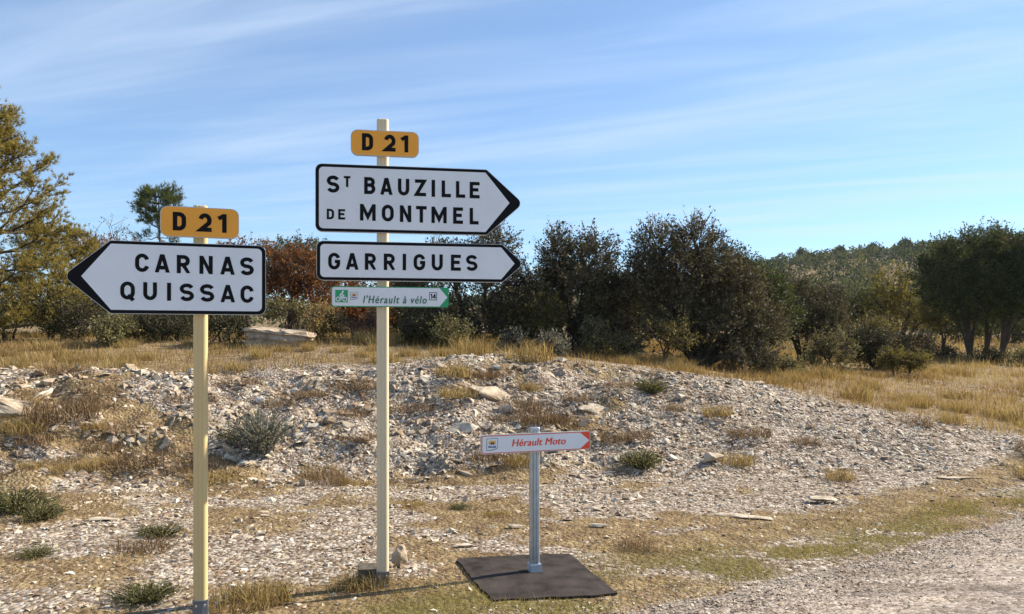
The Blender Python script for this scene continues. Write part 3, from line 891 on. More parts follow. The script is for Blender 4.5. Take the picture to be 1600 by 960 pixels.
ix = pl3.px(906.5, 690)[0]; it_ = pl3.px(920.5, 690)[0]
sheet('face', round_poly([(x0 + .010, zt - .010), (ix, zt - .010), (it_, (zt + zb) / 2), (ix, zb + .010), (x0 + .010, zb + .010)], [.012, 0, 0, 0, .012]), F3 - .0024, M_WHITE, mp_)
logo(pl3, mp_, 760, 686.2, 777.5, 703.5, F3 - .0014)
c0 = pl3.px(800, 698); c1_ = pl3.px(883.5, 695.5)
font_text('lettering', 'Hérault Moto', .073, c0[0], c0[1], F3 - .0038, M_SRED, mp_, 0.22, .0022, 1.06, c1_[0] - c0[0])

# rubber mat
M_MAT = plain('weathered_rubber', (.036, .028, .025), 0.92, var=0.55, scale=6, bump=0.9, spec=0.2)
mc = [at(*p) for p in ((713, 877, 5.88), (890, 868, 6.04), (963, 932, 5.075), (772, 941, 4.965))]
bm = bmesh.new(); NM = 26
gridv = []
for a in range(NM + 1):
    rowv = []
    for b in range(NM + 1):
        s, t = a / NM, b / NM
        p = mc[0] * (1 - s) * (1 - t) + mc[1] * s * (1 - t) + mc[2] * s * t + mc[3] * (1 - s) * t
        e = min(s, 1 - s, t, 1 - t)
        if e < 1e-6:
            j_ = 0.05 * (fbm(np.array([p.x * 1.0]), np.array([p.y]), .22, 5, 3)[0] - .5)
            p.x += j_; p.y += j_ * 1.5
        z = gz1(p.x, p.y) + .012 + .014 * float(vnoise(np.array([p.x]), np.array([p.y]), .33, 77)[0]) * (1 if e > .06 else .6)
        rowv.append((p.x, p.y, z))
    gridv.append(rowv)
top = [[bm.verts.new(v) for v in r_] for r_ in gridv]
bot = [[bm.verts.new((v[0], v[1], v[2] - .009)) for v in r_] for r_ in gridv]
for a in range(NM):
    for b in range(NM):
        bm.faces.new((top[a][b], top[a][b + 1], top[a + 1][b + 1], top[a + 1][b]))
        bm.faces.new((bot[a][b], bot[a + 1][b], bot[a + 1][b + 1], bot[a][b + 1]))
for a in range(NM):
    bm.faces.new((top[a][0], top[a + 1][0], bot[a + 1][0], bot[a][0])); bm.faces.new((top[a + 1][NM], top[a][NM], bot[a][NM], bot[a + 1][NM]))
    bm.faces.new((top[0][a + 1], top[0][a], bot[0][a], bot[0][a + 1])); bm.faces.new((top[NM][a], top[NM][a + 1], bot[NM][a + 1], bot[NM][a]))
bmesh.ops.recalc_face_normals(bm, faces=bm.faces)
mat_o = bm_obj('rubber_mat', bm, M_MAT)
tag(mat_o, 'dark brown weathered rubber mat lying around the foot of the low signpost', 'mat')

# ------------------------------------------------------------------ rocks
def hull_mesh(rng, npts, flat, jag=0.0, sub=0):
    bm = bmesh.new()
    d = rng.normal(0, 1, (npts, 3)); d /= np.linalg.norm(d, axis=1)[:, None]
    d *= rng.uniform(.72, 1.0, (npts, 1))
    d[:, 0] *= rng.uniform(.85, 1.25); d[:, 1] *= rng.uniform(.6, .95); d[:, 2] *= flat
    for p in d: bm.verts.new(p * 0.5)
    r_ = bmesh.ops.convex_hull(bm, input=bm.verts[:])
    loose = [v for v in bm.verts if not v.link_faces]
    bmesh.ops.delete(bm, geom=loose, context='VERTS')
    if sub:
        bmesh.ops.bevel(bm, geom=bm.edges[:], offset=.018, segments=1, affect='EDGES', clamp_overlap=True)
        bmesh.ops.triangulate(bm, faces=bm.faces[:])
        bmesh.ops.subdivide_edges(bm, edges=bm.edges[:], cuts=sub, use_grid_fill=True)
        bm.normal_update()
        for v in bm.verts:
            k = fbm(np.array([v.co.x * 3 + v.co.z * 2]), np.array([v.co.y * 3 - v.co.z * 4]), 1.0, int(npts * 7), 4)[0] - .5
            layer = math.sin(v.co.z / max(flat, .05) * 22 + v.co.x * 3) * .5
            v.co += v.normal * (k * jag + layer * jag * .12)
    bmesh.ops.triangulate(bm, faces=bm.faces[:])
    bm.verts.index_update()
    v = np.array([tuple(x.co) for x in bm.verts]); f = np.array([[q.index for q in fc.verts] for fc in bm.faces])
    bm.free()
    return v, f
chip_protos = [hull_mesh(RNG, 8, RNG.uniform(.20, .48)) for _ in range(14)]
def on_mat(x, y):
    ins = np.ones(len(x), bool)
    for q in range(4):
        a, b = mc[q], mc[(q + 1) % 4]
        ins &= ((b.x - a.x) * (y - a.y) - (b.y - a.y) * (x - a.x)) < .012
    return ins
def sample(n, x0, x1, y0, y1, dens, rng, power=1.0):
    xs = rng.uniform(x0, x1, n)
    # nearer ground gets its share by area; positions outside the widened view are dropped
    ys = y0 + (y1 - y0) * rng.uniform(0, 1, n) ** power
    k = (np.abs(xs) < ys * 0.80 + 0.6) & ~on_mat(xs, ys) & (rng.uniform(0, 1, n) < dens(xs, ys))
    return xs[k], ys[k]
def rotmats(rx_, ry_, rz_):
    cx_, sx_ = np.cos(rx_), np.sin(rx_); cy_, sy_ = np.cos(ry_), np.sin(ry_); cz_, sz_ = np.cos(rz_), np.sin(rz_)
    n = len(rx_); Z = np.zeros(n); O = np.ones(n)
    A = np.stack([cz_, -sz_, Z, sz_, cz_, Z, Z, Z, O], -1).reshape(n, 3, 3)
    B = np.stack([cy_, Z, sy_, Z, O, Z, -sy_, Z, cy_], -1).reshape(n, 3, 3)
    C = np.stack([O, Z, Z, Z, cx_, -sx_, Z, sx_, cx_], -1).reshape(n, 3, 3)
    return B @ C @ A
def slope_angles(x, y):
    e = .12
    sx_ = (gz(x + e, y) - gz(x - e, y)) / (2 * e); sy_ = (gz(x, y + e) - gz(x, y - e)) / (2 * e)
    return np.arctan(sy_), -np.arctan(sx_)
cmb = MB()
xs, ys = sample(170000, -10.5, 11.5, 4.6, 16.5, stone_density, RNG)
n = len(xs)
size = np.clip(np.exp(RNG.normal(math.log(.047), .62, n)), .016, .16) * (0.72 + 0.045 * (ys - 4))
tb = bank_par(xs, ys)
size *= (1 + .30 * sstep(-.15, .45, tb)) * (1 - .26 * sstep(.05, .3, upar(xs, ys))) * (.7 + .6 * fbm(xs, ys, .9, 133, 3)) * (1 - sstep(.9, 1.2, tb))
size = np.where(ys < 6.5, np.minimum(size, .085), size)
ax_, ay_ = slope_angles(xs, ys)
rot = rotmats(ax_ + RNG.normal(0, .30, n), ay_ + RNG.normal(0, .30, n), RNG.uniform(0, 6.28, n))
zz = gz(xs, ys) + size * .01
rv_ = np.clip(RNG.normal(.47, .27, n) + .25 * (fbm(xs, ys, 1.4, 121, 3) - .5), 0, 1)
# scree to the right and the trodden flat are the palest
which = RNG.integers(0, len(chip_protos), n)
for k, (pv, pf) in enumerate(chip_protos):
    s = which == k; m = s.sum()
    if not m: continue
    v = np.einsum('nij,vj->nvi', rot[s], pv) * size[s][:, None, None]
    v += np.stack([xs[s], ys[s], zz[s]], -1)[:, None, :]
    f = (pf[None] + (np.arange(m) * len(pv))[:, None, None]).reshape(-1, 3)
    cmb.add(v.reshape(-1, 3), f, np.repeat(rv_[s], len(pv)))
chips = cmb.build('limestone_chips', M_CHIP)
tag(chips, 'pale limestone chips and gravel covering the bank and the flat verge', 'gravel', kind='stuff')

stone_meshes = []
for k in range(16):
    v, f = hull_mesh(RNG, 11, RNG.uniform(.30, .62), .05, 0)
    mb = MB(); mb.add(v, f); stone_meshes.append(mb.mesh('stone', M_ROCK))
def put_stone(x, y, s, label, group, rng, sc=(1, 1, 1), tilt=.2, sink=.04, me=None, rz=None):
    o = link('stone', me or stone_meshes[rng.integers(0, len(stone_meshes))])
    a, b = slope_angles(np.array([x]), np.array([y]))
    o.rotation_euler = (a[0] + rng.normal(0, tilt), b[0] + rng.normal(0, tilt), rng.uniform(0, 6.28) if rz is None else rz)
    o.scale = (s * sc[0], s * sc[1], s * sc[2])
    o.location = (x, y, gz1(x, y) + s * sink)
    return tag(o, label, 'stone', group)
def zone(x, y):
    px = x / y * F + 800
    for lim, w in ((150, 'near the left edge'), (300, 'left of the cream post'), (450, 'just right of the cream post'), (590, 'left of the tallest post'), (720, 'right of the tallest post'), (830, 'behind the low sign'), (1000, 'right of the low sign'), (1200, 'below the broadest oak'), (1400, 'right half of scree')):
        if px < lim: return w
    return 'towards the right edge'
def level(t):
    return 'on the gravel before the bank' if t < .1 else 'low on the bank' if t < .36 else 'halfway up the bank' if t < .68 else 'high on the bank'
TONES = ((.06, 'rusty brown'), (.30, 'brownish grey'), (.55, 'light grey'), (.85, 'whitish'))
xs, ys = sample(5200, -8.5, 10.5, 5.6, 13.5, lambda x, y: stone_density(x, y) * (.25 + .75 * sstep(-.1, .25, bank_par(x, y))) * (1 - .6 * sstep(0.1, .35, upar(x, y))), RNG)
k = np.abs(xs / ys) < .675
xs, ys = xs[k][:272], ys[k][:272]
for x, y in zip(xs, ys):
    t = float(bank_par(np.array([x]), np.array([y]))[0])
    leftish = 1.0 + .30 * float(1 - sstep(-.2, .2, x / y))
    s = float(np.clip(np.exp(RNG.normal(math.log(.12), .36)), .08, .27)) * (leftish if t > 0 else .7)
    tone, tw = TONES[RNG.choice(4, p=[.10, .25, .38, .27])]
    sw_ = 'large' if s > .19 else 'middling' if s > .13 else 'small'
    o = put_stone(float(x), float(y), s, f'{sw_} {tw} stone {level(t)}, {zone(x, y)}', 'loose limestone pieces', RNG)
    o.color = (1, 1, 1, tone)
def rock(name, px, py, s, sc, label, cat, flat=.6, jag=.08, rz=0.0, sink=.12, npts=14, sub=3, seed=1, tilt=(0, 0), Y=None):
    rg = np.random.default_rng(seed)
    v, f = hull_mesh(rg, npts, flat, jag, sub)
    mb = MB(); mb.add(v, f)
    o = mb.build(name, M_ROCK)
    x, y, z = hit(px, py)
    if Y: x, y = (px - 800) / F * Y, Y; z = gz1(x, y)
    o.scale = (s * sc[0], s * sc[1], s * sc[2]); o.rotation_euler = (tilt[0], tilt[1], rz)
    o.location = (x, y, z + s * sc[2] * sink); o.color = (1, 1, 1, .5 + .25 * rg.uniform())
    return tag(o, label, cat)
# the long flat boulder at the foot of the bushes: built as stacked ledges
rg = np.random.default_rng(3)
def slab(rg, L, W, H, n=22):
    bm = bmesh.new()
    an = np.sort(rg.uniform(0, 2 * math.pi, n))
    def ring(k, z): return [bm.verts.new((L * k * math.copysign(abs(math.cos(a)) ** .6, math.cos(a)) * (1 + .10 * math.sin(3 * a + 1)) , W * k * math.copysign(abs(math.sin(a)) ** .7, math.sin(a)) * (1 + .12 * math.sin(2 * a + 2)), z + rg.normal(0, .012))) for a in an]
    rs = [ring(.86, -.2), ring(.93, H * .15), ring(.88, H * .45), ring(.97, H * .60), ring(.94, H * .78), ring(1.04, H * .86), ring(.97, H * 1.0)]
    for a, b in zip(rs, rs[1:]):
        for k in range(n): bm.faces.new((a[k], a[(k + 1) % n], b[(k + 1) % n], b[k]))
    c = bm.verts.new((0, 0, H * 1.07))
    for k in range(n): bm.faces.new((rs[-1][k], rs[-1][(k + 1) % n], c))
    bmesh.ops.triangulate(bm, faces=bm.faces[:])
    bmesh.ops.subdivide_edges(bm, edges=bm.edges[:], cuts=2)
    bm.normal_update()
    for v in bm.verts:
        k = fbm(np.array([v.co.x * 2]), np.array([v.co.y * 2 + v.co.z * 5]), .35, 9, 4)[0] - .5
        v.co += v.normal * k * .13
    return bm
bo = bm_obj('boulder', slab(rg, .66, .5, .40), M_ROCK)
bp = at(433, 533, 15.2); bo.color = (1, 1, 1, .46); bo.location = (bp.x, 15.2, gz1(bp.x, 15.2) - .11); bo.rotation_euler = (R(2), R(5), R(-6))
tag(bo, 'long flat-topped limestone boulder at the foot of the russet bush', 'boulder')
rock('rock_outcrop', 15, 640, .95, (1.0, .8, .75), 'jagged grey rock outcrop on the bank at the left edge', 'rock', .75, .22, .4, .05, 16, 4, 11, (R(-20), R(18)))
rock('rock_outcrop', 55, 625, .55, (1.1, .7, .6), 'pale tilted rock beside the outcrop at the left edge', 'rock', .6, .2, 1.2, .05, 14, 3, 12, (R(-25), R(-20)))
rock('rock_outcrop', 772, 620, .95, (1.1, .75, .5), 'broad pale rock slab showing through the bank above the low sign', 'rock', .5, .2, .5, 0.0, 16, 4, 13, (R(28), R(6)))
rock('rock_outcrop', 925, 640, .62, (.7, 1.2, .35), 'smooth pale rock streak set in the scree right of the low sign', 'rock', .5, .16, .2, 0.0, 14, 3, 14, (R(24), 0))
rock('rock_outcrop', 710, 672, .60, (1.1, .8, .45), 'pale rounded rock half buried in the bank left of the low sign panel', 'rock', .6, .18, -.4, 0.0, 14, 3, 15, (R(22), R(-8)))
rock('rock_outcrop', 792, 644, .34, (1.1, .8, .7), 'grey angular block just above the left end of the low sign', 'rock', .7, .12, .3, .15, 12, 3, 16)
rock('stone_slab', 1282, 786, .50, (1.0, .55, .30), 'flat pale stone slab on the gravel at the right, grass tuft beside it', 'stone', .5, .12, -.1, .30, 13, 3, 17)
rock('stone_block', 1112, 724, .33, (1.1, .8, .8), 'squarish grey stone block at the foot of the scree', 'stone', .7, .08, .4, .22, 11, 3, 18)
rock('stone_block', 472, 760, .15, (1.0, .9, .95), 'small white cube-like stone at the foot of the bank between the tall posts', 'stone', .85, .04, .5, .3, 9, 2, 19)
rock('stone_slab', 157, 814, .27, (1.3, .6, .25), 'flat white stone on the gravel left of the cream post', 'stone', .5, .05, .1, .3, 11, 2, 20)
rock('stone_slab', 722, 855, .17, (1.2, .7, .35), 'dark-edged flat stone on the gravel between tall post and mat', 'stone', .5, .06, .1, .3, 11, 2, 21)
rock('stone_slab', 935, 824, .17, (1.2, .7, .4), 'flat stone with shadowed front right of the low signpost', 'stone', .5, .06, -.2, .3, 11, 2, 22)
rock('stone_slab', 805, 826, .15, (1.2, .8, .5), 'reddish wedge-shaped stone just left of the low signpost', 'stone', .6, .06, -.2, .3, 10, 2, 23)
rock('bare_rock', 1165, 808, .62, (1.1, .6, .12), 'smooth bare rock surface flush with the gravel below the scree', 'rock', .5, .06, -.5, .15, 14, 3, 24)
rock('bare_rock', 1500, 748, .62, (1.1, .5, .10), 'pale bare rock sheet in the gravel at the right edge', 'rock', .5, .06, -.1, .15, 14, 3, 25)
rock('standing_stone', 624, 886, .18, (.85, .6, 1.25), 'upright fractured pale stone just right of the tall post', 'stone', 1.0, .14, .3, .38, 14, 3, 26)
M_CONC = plain('old_concrete', (.115, .10, .08), 0.95, var=0.45, scale=16, bump=0.9, spec=0.1)
bm = bmesh.new()
bmesh.ops.create_cube(bm, size=1, matrix=Matrix.Diagonal((.17, .16, .20, 1)))
bmesh.ops.subdivide_edges(bm, edges=bm.edges[:], cuts=5, use_grid_fill=True)
for v in bm.verts:
    k = fbm(np.array([v.co.x * 8 + v.co.z * 5]), np.array([v.co.y * 8 - v.co.z * 7]), 1.0, 8, 3)[0] - .5
    v.co *= 1 + .22 * k
fo = bm_obj('footing_block', bm, M_CONC)
fx, fy = (578 - 800) / F * 5.36, 5.40
fo.location = (fx, fy, gz1(fx, fy) + .005); fo.rotation_euler = (0, 0, R(12))
tag(fo, 'rough concrete footing block half hidden by dry grass left of the tall post', 'block')

# ------------------------------------------------------------------ trees and bushes
def bez(p0, p1, p2, n):
    t = np.linspace(0, 1, n)[:, None]
    return (1 - t) ** 2 * p0 + 2 * t * (1 - t) * p1 + t * t * p2
def woody(name, base, lobes, sprigs, per, lsize, leaf, label, cat, seed, trunk_r=.07, stems=3, lobe_bias=1.0, sprig_len=.34, aspect=.55, group=None, shell=.55, bark=None, up=.35, trunk_split=.25):
    """a tree or bush: stems and limbs grow to each lobe, leafy shoots leave the limbs and fill the lobes unevenly.
    lobes: (dx, dy, height, rx, ry, rz) measured from the base"""
    rg = np.random.default_rng(seed)
    root = empty(name, base)
    tag(root, label, cat, group)
    wood = MB(); lf = MB()
    L = np.array(lobes, float)
    L[:, 3:6] = np.maximum(L[:, 3:6] - sprig_len * .55, L[:, 3:6] * .80)
    vol = (L[:, 3] * L[:, 4] * L[:, 5]) ** (2 / 3); pr = vol / vol.sum()
    limbs = []
    hmax = (L[:, 2] + L[:, 5]).max()
    st = [np.array([rg.normal(0, .10), rg.normal(0, .10), -.12]) for _ in range(stems)]
    for q, lb in enumerate(L):
        b = st[q % stems]
        c = lb[:3]
        mid = np.array([c[0] * trunk_split + b[0], c[1] * trunk_split + b[1], c[2] * .55]) + rg.normal(0, .06, 3)
        P = bez(b, mid, c, 12) + rg.normal(0, .018, (12, 3)) * np.linspace(0, 1, 12)[:, None]
        tube(wood, P, np.linspace(trunk_r, trunk_r * .28, 12), 7)
        limbs.append(P[4:])
        for _ in range(5):
            d = rg.normal(0, 1, 3); d[2] = abs(d[2]) * .8; d /= np.linalg.norm(d)
            e = c + d * lb[3:6] * rg.uniform(.6, .95)
            s0 = P[rg.integers(5, 11)]
            Q = bez(s0, (s0 + e) / 2 + rg.normal(0, .1, 3), e, 8)
            tube(wood, Q, np.linspace(trunk_r * .34, trunk_r * .09, 8), 5)
            limbs.append(Q)
    LP = np.concatenate(limbs)
    li = rg.choice(len(L), sprigs, p=pr)
    d = rg.normal(0, 1, (sprigs, 3)); d /= np.linalg.norm(d, axis=1)[:, None]
    rad = shell + (1 - shell) * rg.uniform(0, 1, sprigs) ** .7
    # uneven outline: the lobes bulge and sink with direction
    wob = .66 + .72 * fbm(d[:, 0] * 2 + li * 3.1, d[:, 1] * 2 + d[:, 2] * 2.7, .9, seed, 3)
    C = L[li, :3] + d * L[li, 3:6] * (rad * wob)[:, None]
    # leave gaps
    gap = fbm(C[:, 0] * 1.0 + C[:, 2] * .7, C[:, 1] * 1.0 - C[:, 2] * .9, .55, seed + 5, 3)
    keep = (gap > .385) & (C[:, 2] > -0.02)
    C, d = C[keep], d[keep]
    n = len(C)
    D = d * .7 + np.array([0, 0, up]) + rg.normal(0, .35, (n, 3)); D /= np.linalg.norm(D, axis=1)[:, None]
    ln = sprig_len * rg.uniform(.5, 1.35, n)
    # twigs for a share of the shoots, joined to the nearest limb point
    for q in range(0, n, 3):
        dist = ((LP - C[q]) ** 2).sum(1); k = int(dist.argmin())
        s0 = LP[k]
        Q = bez(s0, (s0 + C[q]) / 2 + np.array([0, 0, -.03]), C[q] + D[q] * ln[q], 5)
        tube(wood, Q, np.linspace(.010, .003, 5), 3)
    for q in range(n):
        if C[q, 2] > hmax * .5: tube(wood, np.stack([C[q] - D[q] * .12, C[q] + D[q] * ln[q]]), np.array([.006, .003]), 3)
    tpos = rg.uniform(-.1, 1, (n, per))
    P = C[:, None, :] + D[:, None, :] * (ln[:, None] * tpos)[:, :, None] + rg.normal(0, lsize * .5, (n, per, 3))
    DD = np.repeat(D[:, None, :], per, 1) * .6 + rg.normal(0, .6, (n, per, 3))
    clump = rg.uniform(0, .55, n)
    a = np.clip(clump[:, None] + rg.uniform(0, .5, (n, per)), 0, 1)
    leaves(lf, P.reshape(-1, 3), DD.reshape(-1, 3), lsize, rg, a.reshape(-1), aspect)
    wood.build('trunk', bark or M_BARK, root, True)
    lf.build('crown', leaf, root)
    return root
def pos(px, Y, dz=0.0):
    x = (px - 800) / F * Y
    return (x, Y, gz1(x, Y) + dz)
def zpx(py, Y): return CAMZ + (HZ - py) / F * Y
def lobes_px(px0, Y, ls):
    """(px, py, rx px, rz px, dy, ry) read in the photo at depth Y -> lobes in metres from the base"""
    b = pos(px0, Y); k = Y / F
    return [((px - px0) * k, dy, zpx(py, Y) - b[2], rx_ * k, ry_, rz_ * k) for px, py, rx_, rz_, dy, ry_ in ls]

# the oak scrub in the middle, left to right
woody('holm_oak', pos(735, 16.6), lobes_px(735, 16.6, [(700, 425, 70, 45, 0, .8), (770, 392, 38, 42, .1, .6), (785, 455, 55, 55, -.2, .8), (690, 485, 60, 45, -.2, .8), (745, 505, 60, 35, -.4, .7), (640, 465, 45, 40, .2, .7)]), 2300, 12, .064, M_OAK,
      'holm oak behind the right-pointing panels, its top showing between them', 'tree', 101)
woody('holm_oak', pos(890, 16.8), lobes_px(890, 16.8, [(870, 405, 26, 48, 0, .5), (925, 412, 40, 50, .1, .6), (850, 450, 50, 45, 0, .8), (905, 465, 65, 50, -.3, .9), (960, 470, 45, 50, 0, .7), (870, 510, 60, 34, -.4, .7), (945, 515, 50, 30, -.3, .7)]), 2600, 12, .064, M_OAK,
      'twin-topped holm oak just right of the white panel points', 'tree', 102)
woody('holm_oak', pos(1085, 16.2), lobes_px(1085, 16.2, [(1030, 388, 40, 40, 0, .6), (1090, 380, 36, 36, .1, .6), (1005, 440, 45, 50, 0, .8), (1065, 440, 60, 50, -.2, .9), (1120, 430, 45, 55, 0, .8), (1150, 470, 55, 55, -.1, .9), (1060, 490, 60, 40, -.2, .8), (1130, 515, 65, 40, -.4, .8), (1185, 500, 40, 45, -.1, .7), (1040, 525, 50, 30, -.3, .6), (1160, 545, 45, 22, -.4, .6)]), 3600, 12, .062, M_OAK,
      'broadest and tallest holm oak of the scrub with dark trunk at its foot', 'tree', 103, trunk_r=.10, stems=2)
woody('holm_oak', pos(1180, 18.5), lobes_px(1180, 18.5, [(1150, 425, 30, 28, 0, .5), (1185, 450, 45, 40, 0, .8), (1200, 490, 50, 40, 0, .8)]), 1100, 11, .07, M_OAKG,
      'lower green holm oak behind the right side of the broadest oak', 'tree', 104)
woody('oak_bush', pos(1255, 20.5), lobes_px(1255, 20.5, [(1235, 470, 42, 38, 0, .8), (1285, 480, 34, 36, 0, .7), (1255, 500, 60, 32, -.3, .8), (1210, 498, 34, 36, 0, .6), (1290, 512, 36, 24, -.2, .7)]), 1700, 11, .068, M_OAK,
      'rounded brownish oak bush at the right end of the scrub row', 'bush', 105)
# bushes closing the row behind
for q, (px, Y, top, w, mat, lb) in enumerate([
        (560, 20.5, 400, 60, M_RED, 'russet oak bush behind the tall post, between the signs'),
        (640, 21.5, 402, 60, M_DARK, 'dark bush behind the white Garrigues panel'),
        (815, 20.0, 425, 55, M_DARK, 'dark bush closing the gap behind the panel points'),
        (970, 20.0, 420, 60, M_DARK, 'dark bush filling the gap between the two big oaks')]):
    k = (top + 530) / 2
    woody('bush', pos(px, Y), lobes_px(px, Y, [(px - w * .4, k + 12, w * .7, (530 - top) * .42, 0, .9), (px + w * .4, k - 6, w * .7, (530 - top) * .45, .1, .9), (px, 505, w * 1.1, 32, -.3, .8)]), 1000, 11, .085, mat, lb, 'bush', 120 + q)
# russet bushes left of the tall post
woody('russet_bush', pos(455, 18.4), lobes_px(455, 18.4, [(425, 420, 38, 36, 0, .7), (475, 425, 38, 40, 0, .7), (500, 455, 32, 40, 0, .6), (440, 465, 50, 35, -.2, .8)]), 1000, 11, .062, M_RED,
      'russet-leaved oak bush right of the Carnas panel above the boulder', 'bush', 131)
woody('green_oak', pos(462, 27), lobes_px(462, 27, [(440, 395, 34, 20, 0, .9), (478, 393, 34, 22, .2, .9), (500, 400, 26, 20, 0, .8), (460, 425, 55, 35, 0, 1.2)]), 700, 10, .09, M_OAKG,
      'green treetop showing over the russet bush between the two tall posts', 'tree', 132)
woody('russet_bush', pos(385, 22), lobes_px(385, 22, [(372, 395, 26, 24, 0, .6), (395, 410, 30, 30, 0, .7), (340, 430, 50, 45, 0, .9)]), 500, 10, .075, M_RED,
      'russet bush peeping over the right corner of the Carnas panel', 'bush', 133)
woody('russet_bush', pos(155, 21), lobes_px(155, 21, [(145, 400, 30, 28, 0, .7), (185, 415, 40, 35, 0, .8), (150, 450, 50, 45, 0, .9), (230, 430, 45, 45, 0, .8)]), 800, 10, .072, M_RED,
      'russet bush behind the point of the Carnas panel', 'bush', 134)
woody('dark_bush', pos(280, 19.5), lobes_px(280, 19.5, [(230, 450, 60, 50, 0, .9), (310, 450, 60, 50, 0, .9), (370, 460, 40, 50, 0, .8), (270, 490, 90, 34, -.2, .9)]), 900, 10, .072, M_DARK,
      'dark bush hidden behind the Carnas panel', 'bush', 135)
for q, (px, Y, py, w, h, mat, lb) in enumerate([
        (15, 15.6, 480, 60, 46, M_YEL, 'olive-yellow bush under the large left pine'),
        (85, 16.0, 482, 44, 42, M_YEL, 'olive-yellow bush right of the pine foot, left of the panel tip'),
        (118, 15.9, 497, 42, 34, M_DARK, 'dark scrub bush below the tip of the Carnas panel'),
        (205, 15.6, 507, 38, 26, M_DARK, 'dark scrub bush under the left half of the Carnas panel'),
        (182, 15.0, 515, 20, 20, M_HERB, 'small light green bush under the left half of the Carnas panel'),
        (265, 15.8, 509, 42, 25, M_DARK, 'dark scrub bush under the middle of the Carnas panel'),
        (355, 15.4, 511, 34, 24, M_DARK, 'speckled dark bush between cream post and boulder'),
        (505, 16.0, 500, 28, 25, M_DRY, 'straw-coloured shrub right of the boulder'),
        (560, 16.0, 503, 34, 26, M_RUST, 'brownish dry shrub behind the tall post at the top of the bank'),
        (450, 16.6, 483, 34, 16, M_HERB, 'olive shrub just behind the boulder'),
        (660, 15.6, 512, 34, 20, M_DARK, 'low dark shrub right of the tall post under the scrub'),
        (705, 15.2, 517, 30, 17, M_HERB, 'low olive shrub at the edge of the oak scrub')]):
    woody('scrub_bush', pos(px, Y), lobes_px(px, Y, [(px - w * .35, py, w * .6, h * .9, 0, .5), (px + w * .35, py + 3, w * .6, h * .8, 0, .5), (px, py + h * .45, w, h * .6, -.1, .5)]), 330, 10, .050, mat, lb, 'bush', 140 + q, trunk_r=.03, sprig_len=.22)
# understorey along the foot of the oaks
for q, (px, Y, py, w, h, mat, lb) in enumerate([
        (800, 14.9, 529, 15, 13, M_SILVER, 'small silvery shrub at the grass edge below the panel points'),
        (864, 14.6, 537, 19, 14, M_SILVER, 'small grey-green shrub right of the silvery shrub'),
        (930, 15.2, 525, 20, 24, M_HERB, 'upright grey-green shrub at the foot of the twin-topped oak'),
        (1040, 14.9, 522, 52, 30, M_YEL, 'yellowing shrub in front of the broadest oak'),
        (855, 15.9, 490, 30, 36, M_YEL, 'yellow-leaved sapling inside the shade of the twin-topped oak'),
        (975, 15.3, 540, 30, 15, M_HERB, 'low herb clump between twin-topped and broadest oak'),
        (1170, 15.0, 555, 44, 24, M_OAK, 'low oak scrub spreading right of the dark trunk'),
        (1215, 15.4, 572, 40, 16, M_HERB, 'sprawling low scrub at the lower right of the oak row')]):
    woody('shrub', pos(px, Y), lobes_px(px, Y, [(px - w * .35, py, w * .6, h * .9, 0, .35), (px + w * .35, py + 2, w * .6, h * .85, 0, .35), (px, py + h * .4, w, h * .6, -.1, .4)]), 300, 9, .044, mat, lb, 'shrub', 160 + q, trunk_r=.025, sprig_len=.20)
# right side meadow
woody('shrub', pos(1296, 17.5), lobes_px(1296, 17.5, [(1280, 546, 25, 25, 0, .45), (1312, 542, 23, 27, 0, .45), (1296, 560, 40, 18, 0, .45)]), 600, 10, .048, M_HERB, 'light green shrub standing alone in the right meadow', 'shrub', 180, trunk_r=.03, sprig_len=.24)
woody('dark_bush', pos(1365, 19.5), lobes_px(1365, 19.5, [(1350, 538, 29, 28, 0, .5), (1390, 542, 36, 25, 0, .5), (1435, 538, 32, 18, .2, .5), (1360, 558, 36, 18, 0, .5)]), 850, 10, .055, M_DARK, 'dark bush right of the light green shrub in the meadow', 'bush', 181, trunk_r=.04, sprig_len=.25)
woody('shrub', pos(1408, 17.8), lobes_px(1408, 17.8, [(1395, 563, 22, 15, 0, .4), (1425, 566, 24, 13, 0, .4)]), 380, 10, .046, M_YEL, 'low bronze shrub in front of the dark meadow bush', 'shrub', 182, trunk_r=.03, sprig_len=.2)
woody('shrub', pos(1355, 23), lobes_px(1355, 23, [(1345, 512, 30, 16, 0, .6), (1380, 516, 26, 12, 0, .5)]), 350, 10, .055, M_YEL, 'yellow-green shrub behind the dark meadow bush', 'shrub', 183, trunk_r=.03)
woody('oak_tree', pos(1410, 30), lobes_px(1410, 30, [(1390, 448, 34, 30, 0, 1.0), (1375, 480, 34, 34, 0, 1.0), (1425, 475, 40, 34, 0, 1.0), (1455, 492, 30, 26, -.3, .8), (1410, 500, 48, 22, 0, 1.0)]), 1100, 10, .095, M_YEL, 'olive green round oak left of the tall trunked trees', 'tree', 184, trunk_r=.09)
woody('shrub', pos(1468, 27), lobes_px(1468, 27, [(1462, 492, 22, 22, 0, .6), (1478, 505, 20, 18, 0, .6)]), 330, 10, .08, M_YEL, 'yellow-green shrub left of the tall trunked trees', 'shrub', 185, trunk_r=.05)
def tall_oak(px, Y, ls, label, seed, tr):
    return woody('oak_tree', pos(px, Y), lobes_px(px, Y, ls), 2300, 11, .09, M_OAKG, label, 'tree', seed, trunk_r=tr, stems=1, trunk_split=.12, sprig_len=.45)
tall_oak(1521, 26.0, [(1480, 410, 42, 34, 0, 1.0), (1520, 390, 42, 30, .2, 1.0), (1500, 440, 55, 34, 0, 1.2), (1470, 430, 38, 30, .2, .9), (1530, 455, 44, 32, -.2, 1.0), (1478, 462, 42, 28, 0, 1.0), (1510, 482, 46, 24, -.2, 1.0)], 'dark leafy oak with slim leaning trunk, left of the three at the right edge', 190, .065)
